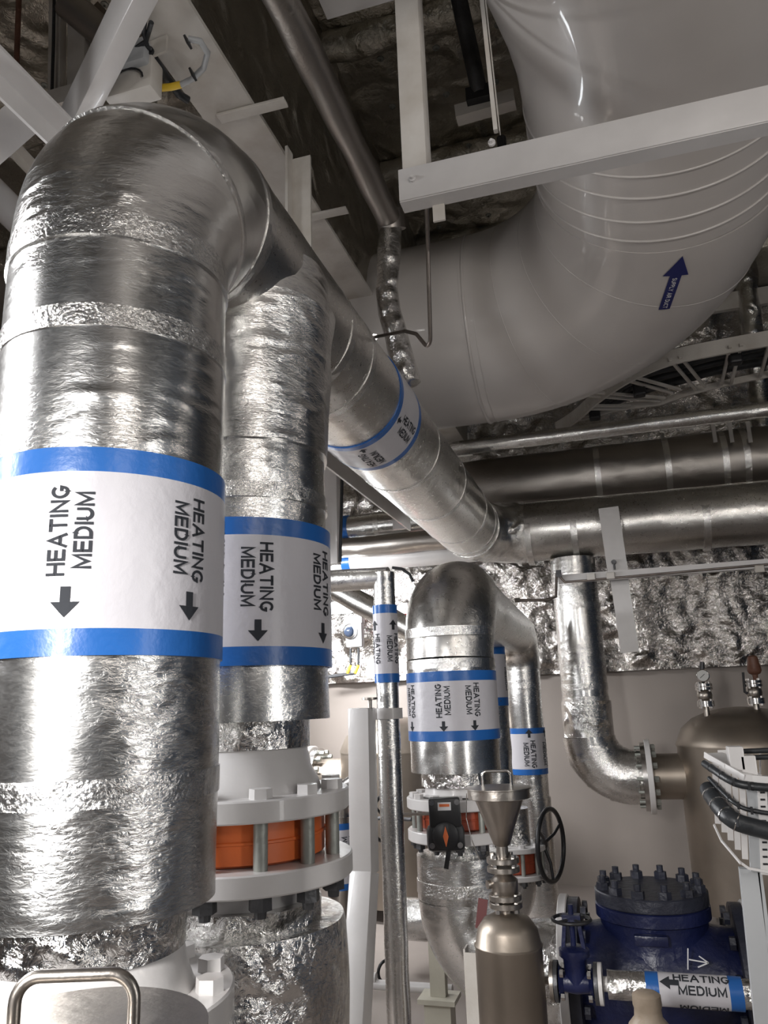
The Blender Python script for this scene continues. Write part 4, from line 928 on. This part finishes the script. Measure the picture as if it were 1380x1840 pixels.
straight(br, (x0_, YG, gc.z), (x0_+1.6, YG, gc.z+dz), .043, 'foil_x', .002, 8, name='straight_section')
xa_, xb_ = at(1160, 1770, Y=YG-.06).x, at(1337, 1780, Y=YG-.06).x
ec = to_cam((xa_, YG, gc.z), (1, 0, 0))
lb = pipe_label(br, (0, YG, gc.z+dz*.4), (1, 0, 0), ec, .0445, xa_, xb_, .04, [], tsize=.05)
def wrap_text(par, s, cx_, ang, size, flip=1, wx=1.):
    bm = B_(); vs, fs = text_geo(s); w = V((1, 0, 0)); e2 = w.cross(ec); q = []
    for x, y, _ in vs:
        x *= size*wx*flip; y *= size*flip; aa = ang-y/.049
        aa = ang+(-y/.049 if e2.z < 0 else y/.049)
        q.append(bm.verts.new(V((cx_+x, YG, gc.z+dz*.4))+(ec*cos(aa)+e2*sin(aa))*.0497))
    for f in fs:
        try: bm.faces.new([q[i] for i in f])
        except ValueError: pass
    obj('lettering', bm, 'ink', par)
sgn = 1 if V((1, 0, 0)).cross(ec).z > 0 else -1
mx = at(1262, 1775, Y=YG-.06).x
wrap_text(lb, 'HEATING', mx, sgn*.78, .036); wrap_text(lb, 'MEDIUM', mx, sgn*.05, .036); wrap_text(lb, 'MEDIUM', mx, -sgn*1.2, .036, -1)
bm = B_(); w = V((1, 0, 0)); e2 = w.cross(ec); ax0 = at(1204, 1772, Y=YG-.06).x
def apt(u, v): return bm.verts.new(V((ax0+u, YG, gc.z+dz*.4))+(ec*cos(sgn*(.42+v/.049))+e2*sin(sgn*(.42+v/.049)))*.0497)

def patch(u0, u1, w0, w1, nn=8):
    rows = [[apt(u0+(u1-u0)*i/nn, (w0+(w1-w0)*i/nn)*(j/4-1)) for j in range(9)] for i in range(nn+1)]
    for i in range(nn):
        for j in range(8): bm.faces.new((rows[i][j], rows[i+1][j], rows[i+1][j+1], rows[i][j+1]))
patch(-.03, 0, .0003, .02); patch(0, .028, .0085, .0085)
obj('arrow', bm, 'ink', lb)
tube(bm := B_(), gc-V((.07, 0, 0)), gc-V((.22, 0, 0)), .012, 14)
lathe(bm, gc-V((.0715, 0, 0)), [(.062, 0), (.062, .012)], (-1, 0, 0), 32)
top_obj('connecting_tube', bm, 'steel', 'short bare steel tube between steel pot and small blue gate valve', 'tube', 40)
# plastic cap
pc = at(1163, 1805, Y=2.5); bm = B_(); lathe(bm, pc+V((0, 0, -.45)), [(.03, 0), (.03, .33), (.055, .36), (.055, .40), (.038, .42), (.036, .44), (.039, .45), (.038, .475), (.03, .48)], n=32)
top_obj('fitting_cap', bm, 'cap_grey', 'grey-brown plastic capped fitting in front of the labelled branch pipe', 'cap', 40)

# ================================================================== DOSING POT + FUNNEL
PY = 2.82; pc = at(915, 1720, Y=PY); PXx = pc.x; rp_ = .110
zs = at(915, 1722, Y=PY-.12).z; ztp = at(905, 1668, Y=PY).z
pot = thing('dosing_pot', 'brown-grey stainless pot with domed top and filling funnel, bottom centre', 'vessel', (PXx, PY, 0))
bm = B_(); lathe(bm, (PXx, PY, 0), [(rp_*.5, .1), (rp_, .18), (rp_, zs), (rp_+.002, zs+.003), (rp_+.002, zs+.008), (rp_*.98, zs+.012), (rp_*.9, zs+.055), (rp_*.7, zs+.085), (rp_*.4, zs+.1), (.01, zs+.105)], n=64); obj('pot_body', bm, 'tank', pot, smooth=45)
for a in (.6, 2.7, 4.8):
    bm = B_(); tube(bm, (PXx+.09*cos(a), PY+.09*sin(a), 0), (PXx+.09*cos(a), PY+.09*sin(a), .22), .014, 12); obj('leg', bm, 'steel', pot)
zt_ = zs+.1
zF = at(885, 1520, Y=PY).z
def zpy(py): return at(900, py, Y=PY).z
bm = B_(); tube(bm, (PXx, PY, zt_-.01), (PXx, PY, zpy(1618)), .022, 24); obj('neck', bm, 'steel', pot, smooth=40)
for py in (1630, 1616, 1566, 1550):
    z = zpy(py); bm = B_(); lathe(bm, (PXx, PY, z), [(.053, 0), (.055, .002), (.055, .016), (.053, .018)], n=32); f_ = obj('flange', bm, 'steel', pot, smooth=30)
    if py in (1630, 1550):
        for kk in range(4):
            a = pi/4+pi/2*kk+.3; bm = B_(); zz = z+(.0 if py == 1550 else .0); hexa(bm, (PXx+.043*cos(a), PY+.043*sin(a), z-.012), .01, .058 if py == 1630 else .04); obj('bolt', bm, 'chrome', f_)
bm = B_(); lathe(bm, (PXx, PY, 0), [(.03, zpy(1612)), (.045, zpy(1605)), (.046, zpy(1580)), (.03, zpy(1572)), (.02, zpy(1560))], n=32); tube(bm, (PXx-.04, PY-.01, zpy(1588)), (PXx-.055, PY-.02, zpy(1588)), .014, 16); obj('valve_body', bm, 'steel', pot, smooth=50)
fun = pot
zr = zpy(1422); zbot = zpy(1520)
bm = B_(); lathe(bm, (PXx, PY, 0), [(.02, zpy(1545)), (.02, zbot), (.028, zbot+.005), (.085, zr-.02)], n=48); obj('funnel_cone', bm, 'steel', pot, smooth=40)
bm = B_(); lathe(bm, (PXx, PY, 0), [(.103, zr-.022), (.107, zr-.02), (.107, zr+.008), (.113, zr+.01), (.113, zr+.014), (.02, zr+.022)], n=64); fl = obj('funnel_lid', bm, 'steel', pot, smooth=30)
hx = V((cos(YAW*.6), sin(YAW*.6), 0))
def handle(par, c, w, h, r):
    bm = B_(); q = fillet([c-hx*w/2, c-hx*w/2+V((0, 0, h)), c+hx*w/2+V((0, 0, h)), c+hx*w/2], h*.28, 7); sweep(bm, q, r, 16); obj('handle', bm, 'chrome', par, smooth=60)
handle(fl, V((PXx-.003, PY, zr+.012)), .098, .055, .0055)
bm = B_(); sweep(bm, [V((PXx-.1, PY-.06, zr)), at(838, 1470, Y=PY-.1), at(848, 1510, Y=PY-.1), at(862, 1545, Y=PY-.08)], .0015, 6); top_obj('wire', bm, 'chrome', 'thin wire hanging from the funnel rim beside the black gearbox', 'wire')
tg = at(865, 1642, Y=PY+.22); bm = B_(); bar(bm, tg+V((.01, 0, .05)), tg-V((.008, 0, .05)), .035, .004, up=(0, 1, 0)); top_obj('tag', bm, 'tag', 'dark red tag hanging on the foil elbow left of the pot', 'tag')
# near funnel lid at bottom left
nl = at(170, 1850, d=.72); nf = thing('filling_funnel', 'stainless funnel lid with bent tube handle in the bottom left corner', 'funnel', (nl.x, nl.y, 0))
rl = .112; cl_ = at(140, 1865, d=.70)
zn = at(150, 1750, d=.80).z
cl_ = at(132, 1852, Z=zn)
bm = B_(); lathe(bm, (cl_.x, cl_.y, zn-.03), [(rl*.93, -.01), (rl*.95, .02), (rl, .022), (rl, .028), (rl*.5, .03), (.01, .032)], n=72); ll = obj('funnel_lid', bm, 'steel', nf, smooth=30)
bm = B_(); lathe(bm, (cl_.x, cl_.y, zn-.03), [(.02, -.25), (rl*.9, 0)], n=48); lathe(bm, (cl_.x, cl_.y, 0), [(.02, 0), (.02, zn-.27)], n=24); obj('funnel_cone', bm, 'steel', nf, smooth=40)
hp0, hp1 = at(30, 1752, d=.64), at(243, 1752, d=.64)
hc = (hp0+hp1)/2; hv_ = (hp1-hp0); hv_.z = 0; hw2 = hv_.length
bm = B_(); hx2 = hv_.normalized(); base = V((hc.x, hc.y, zn)); hh = max(.05, hc.z-zn)
q = fillet([base-hx2*hw2/2, V((hc.x, hc.y, hc.z))-hx2*hw2/2, V((hc.x, hc.y, hc.z))+hx2*hw2/2, base+hx2*hw2/2], .02, 8); sweep(bm, q, .0052, 20); obj('handle', bm, 'steel', ll, smooth=60)

# ================================================================== STANDS, SMALL THINGS LOW
q = at(848, 1712, Y=2.9); bm = B_(); bar(bm, (q.x, 2.9, 0), (q.x, 2.9, q.z), .055, .006, up=(0, 1, 0)); bar(bm, (q.x-.027, 2.93, 0), (q.x-.027, 2.93, q.z+.01), .006, .06, up=(0, 1, 0))
top_obj('angle_post', bm, 'white_old', 'short white angle-steel post left of the stainless pot', 'post')
q = at(785, 1800, Y=3.75); q2_ = at(783, 1690, Y=3.75); bm = B_(); bar(bm, (q.x, 3.8, q.z), (q.x, 3.8, q2_.z+.3), .07, .05, up=(0, 1, 0)); s_ = thing('pipe_stand', 'cream box-section pipe stand under the foil elbow', 'stand', (q.x, 3.8, 0)); obj('upright', bm, 'stand', s_)
bm = B_(); box(bm, (q.x-.0, 3.8, q.z), (.17, .14, .02)); obj('top_plate', bm, 'stand', s_); bm = B_(); box(bm, (q.x, 3.8, q.z/2), (.12, .1, q.z)); obj('pedestal', bm, 'stand', s_)
for i, (a_, b_, r_, t) in enumerate((((730, 1773), (775, 1775), .014, 'thin white horizontal pipe low between slim pipe and cream stand'), ((600, 1752), (640, 1752), .014, 'thin white pipe low between riser insulation and white post'))):
    A_, B2 = at(*a_, Y=3.9), at(*b_, Y=3.9); bm = B_(); tube(bm, V((A_.x-.25, 3.9, A_.z)), V((B2.x+.1, 3.9, A_.z)), r_*1.6, 16); top_obj('white_pipe', bm, 'white', t, 'pipe', 40)
wq = at(690, 1470, Y=5.2); wx_ = thing('rear_valve', 'dark handwheel valve half hidden behind the slim vertical pipe', 'valve', wq)
bm = B_(); ring_torus(bm, wq, (.95, -.3, 0), .14, .012, 40, 8); obj('handwheel', bm, 'black', wx_, smooth=60); bm = B_(); tube(bm, wq-V((.1, 0, 0)), wq+V((.2, -.05, 0)), .012, 10); obj('stem', bm, 'dark_steel', wx_)
bm = B_()
for a in (.3, 2.4, 4.5): tube(bm, wq, wq+V((.04*cos(a), .13*cos(a), .13*sin(a))), .008, 8)
obj('spokes', bm, 'black', wx_)
wq = at(694, 1745, Y=4.2); bm = B_(); ring_torus(bm, wq, (.8, -.6, 0), .05, .008, 32, 8); tube(bm, wq, wq+V((.1, .05, 0)), .012, 10); top_obj('small_handwheel', bm, 'black', 'small round valve handwheel low behind the white post', 'valve', 60)

# ================================================================== CABLE TRAY AT RIGHT
TY = 2.25
def T(x, y, dy=0): return at(x, y, Y=TY+dy)
ct = thing('cable_tray', 'white perforated cable tray at the right edge, bending away with black cables', 'tray', T(1330, 1560))
rl_ = [T(1266, 1356, .12), T(1300, 1376, .05), T(1335, 1396), T(1352, 1399), T(1440, 1406, -.02)]
bm = B_(); rail(bm, rl_, .004, .016); rail(bm, [p_+V((.03, .05, .0)) for p_ in rl_], .05, .003); obj('top_rail', bm, 'white', ct)
bt_ = [T(1283, 1482, .12), T(1296, 1510, .08), T(1328, 1548), T(1345, 1560), T(1440, 1578, -.02)]
bm = B_(); rail(bm, bt_, .004, .006); obj('bottom_rail', bm, 'white', ct)
for i, x in enumerate((1284, 1296, 1307, 1320, 1333)):
    y0 = 1372+(x-1284)*.5; y1 = 1480+(x-1284)*1.3; bm = B_(); bar(bm, T(x, y0, .1-i*.02), T(x+6, y1, .1-i*.02), .014, .004, up=(0, 1, 0)); obj('slat', bm, 'white', ct)
for x, w in ((1352, .03), (1386, .02)):
    bm = B_(); bar(bm, T(x, 1402, .03), T(x+8, 1566, .03), w, .02, up=(0, 1, 0)); obj('upright', bm, 'grey_box', ct)
bm = B_(); a_, b_ = T(1369, 1405), T(1376, 1572); bar(bm, a_, b_, .022, .003, up=(0, 1, 0)); sl = obj('slotted_strip', bm, 'white', ct)
for i in range(13):
    c = a_.lerp(b_, (i+.5)/13)-V((0, .002, 0)); bm = B_(); box(bm, c, (.011, .003, .0045)); obj('slot', bm, 'black', sl)
for i, (x, y) in enumerate(((1322, 1362), (1344, 1378))):
    bm = B_(); box(bm, T(x, y, .08), (.038, .05, .06), bev=.003); obj('post_block', bm, 'white', ct)
bm = B_(); bar(bm, T(1290, 1352, .2), T(1440, 1345, .2), .003, .012); 
for i in range(5): bar(bm, T(1300+i*22, 1352, .2), T(1300+i*22, 1400, .2), .004, .004, up=(0, 1, 0))
obj('rear_rail', bm, 'white', ct)
bm = B_(); bar(bm, T(1345, 1560, .05), T(1375, 1850, .05), .045, .03, up=(0, 1, 0)); bar(bm, T(1362, 1560, .06), T(1400, 1850, .06), .01, .05, up=(0, 1, 0)); obj('support_leg', bm, 'grey_box', ct)
def smooth3(q, n=5):
    out = []
    for i in range(len(q)-1):
        a_, b_, c_, d2 = q[max(i-1, 0)], q[i], q[i+1], q[min(i+2, len(q)-1)]
        for j in range(n):
            t = j/n; out.append(.5*((2*b_)+(c_-a_)*t+(2*a_-5*b_+4*c_-d2)*t*t+(-a_+3*b_-3*c_+d2)*t**3))
    out.append(q[-1]); return out
cabs = (([(1266, 1372, .1), (1285, 1385, .05), (1312, 1402, 0), (1345, 1412, -.02), (1440, 1420, -.03)], .010, 'cable bundle strapped just under the top rail of the tray'),
        ([(1274, 1398, .1), (1300, 1425, .03), (1322, 1444, -.01), (1350, 1456, -.02), (1440, 1470, -.03)], .0055, 'thin black cable crossing the middle of the tray'),
        ([(1272, 1418, .1), (1283, 1436, .05), (1300, 1458, .0), (1322, 1476, -.03), (1360, 1488, -.03), (1440, 1506, -.04)], .0215, 'thickest black cable crossing the lower part of the tray'))
for pts, r_, t in cabs:
    q = smooth3([T(*p_) for p_ in pts]); cb = thing('cable', t, 'cable', q[0]); bm = B_(); sweep(bm, q, r_, 20); obj('cable_run', bm, 'cable', cb, smooth=80)
    for i in (3, 7, 11, 15):
        if i+1 < len(q):
            bm = B_(); sweep(bm, [q[i].lerp(q[i+1], .3), q[i].lerp(q[i+1], .6)], r_*1.08, 16); box(bm, q[i]+V((0, -r_*1.05, .0)), (.006, .006, .018)); obj('cable_tie', bm, 'chrome' if r_ > .02 else 'black', cb)
for i in range(2):
    bm = B_(); sweep(bm, [T(1335, 1362-i*12, .15), T(1440, 1358-i*12, .15)], .007, 10); top_obj('cable', bm, 'cable', ['lower', 'upper'][i]+' of two dark cables behind the tray top rail', 'cable', 60, 'cables behind the tray')

# ================================================================== LIGHTS
def area(name, loc, target, sx, sy, power, col=(1, .97, .93), spread=180):
    l = bpy.data.lights.new(name, 'AREA'); l.shape = 'RECTANGLE'; l.size = sx; l.size_y = sy; l.energy = power; l.color = col; l.spread = radians(spread)
    o = bpy.data.objects.new(name, l); C.objects.link(o); o.location = loc
    o.rotation_euler = (V(target)-V(loc)).to_track_quat('-Z', 'Y').to_euler(); return o
area('lamp_rear', (-2.9, 5.6, 2.7), (-2.6, 7.4, 1.0), 1.2, .3, 130, (.97, .98, 1), 130)
area('lamp_rear_low', (-2.6, 4.2, 2.3), (-1.6, 5.5, .8), 1.2, .2, 26, (.97, .98, 1), 130)
area('lamp_left', (-2.9, .6, 2.8), (-1.05, 1.5, 1.6), .4, 1.3, 34, (.97, .98, 1), 120)
area('lamp_left_rear', (-2.9, 2.9, 2.1), (-1.0, 1.6, 1.5), .35, 1.4, 45, (.97, .98, 1), 120)
area('fill_side', (2.5, .5, 1.9), (-1, 1.6, 1.9), .3, 2.2, 24, (1, .98, .95))  # added tall light panel, makes the upright streak on the near riser
area('fill_behind', (-1.6, -1.6, 2.3), (-1.2, 2.5, .9), 1.1, .25, 14)  # added light behind the camera, for streaks in the foil
area('fill_low', (-1.0, -.9, 2.0), (-1.0, 2.2, 1.0), .3, .9, 20, (1, .98, .96), 75)  # added fill, brightens the riser feet, flanges and white post
area('lamp_right', (2.9, 2.4, 3.0), (.4, 5.5, 2.), 1.0, .2, 5, (1, .92, .84))
area('fill_ceiling_wash', (1.6, -1.0, 3.0), (.3, 4.2, 4.4), 1.2, .3, 16, (1, .94, .88), 120)  # added fill aimed upward to lift the duct and ceiling
w = bpy.data.worlds.new('world'); bpy.context.scene.world = w; w.use_nodes = True
w.node_tree.nodes['Background'].inputs[0].default_value = (.8, .82, .85, 1); w.node_tree.nodes['Background'].inputs[1].default_value = .1
sc = bpy.context.scene
sc.view_settings.view_transform = 'Standard'; sc.view_settings.look = 'None'; sc.view_settings.exposure = 0.
sc.cycles.use_denoising = True
sc.cycles.max_bounces = 8; sc.cycles.sample_clamp_indirect = 6
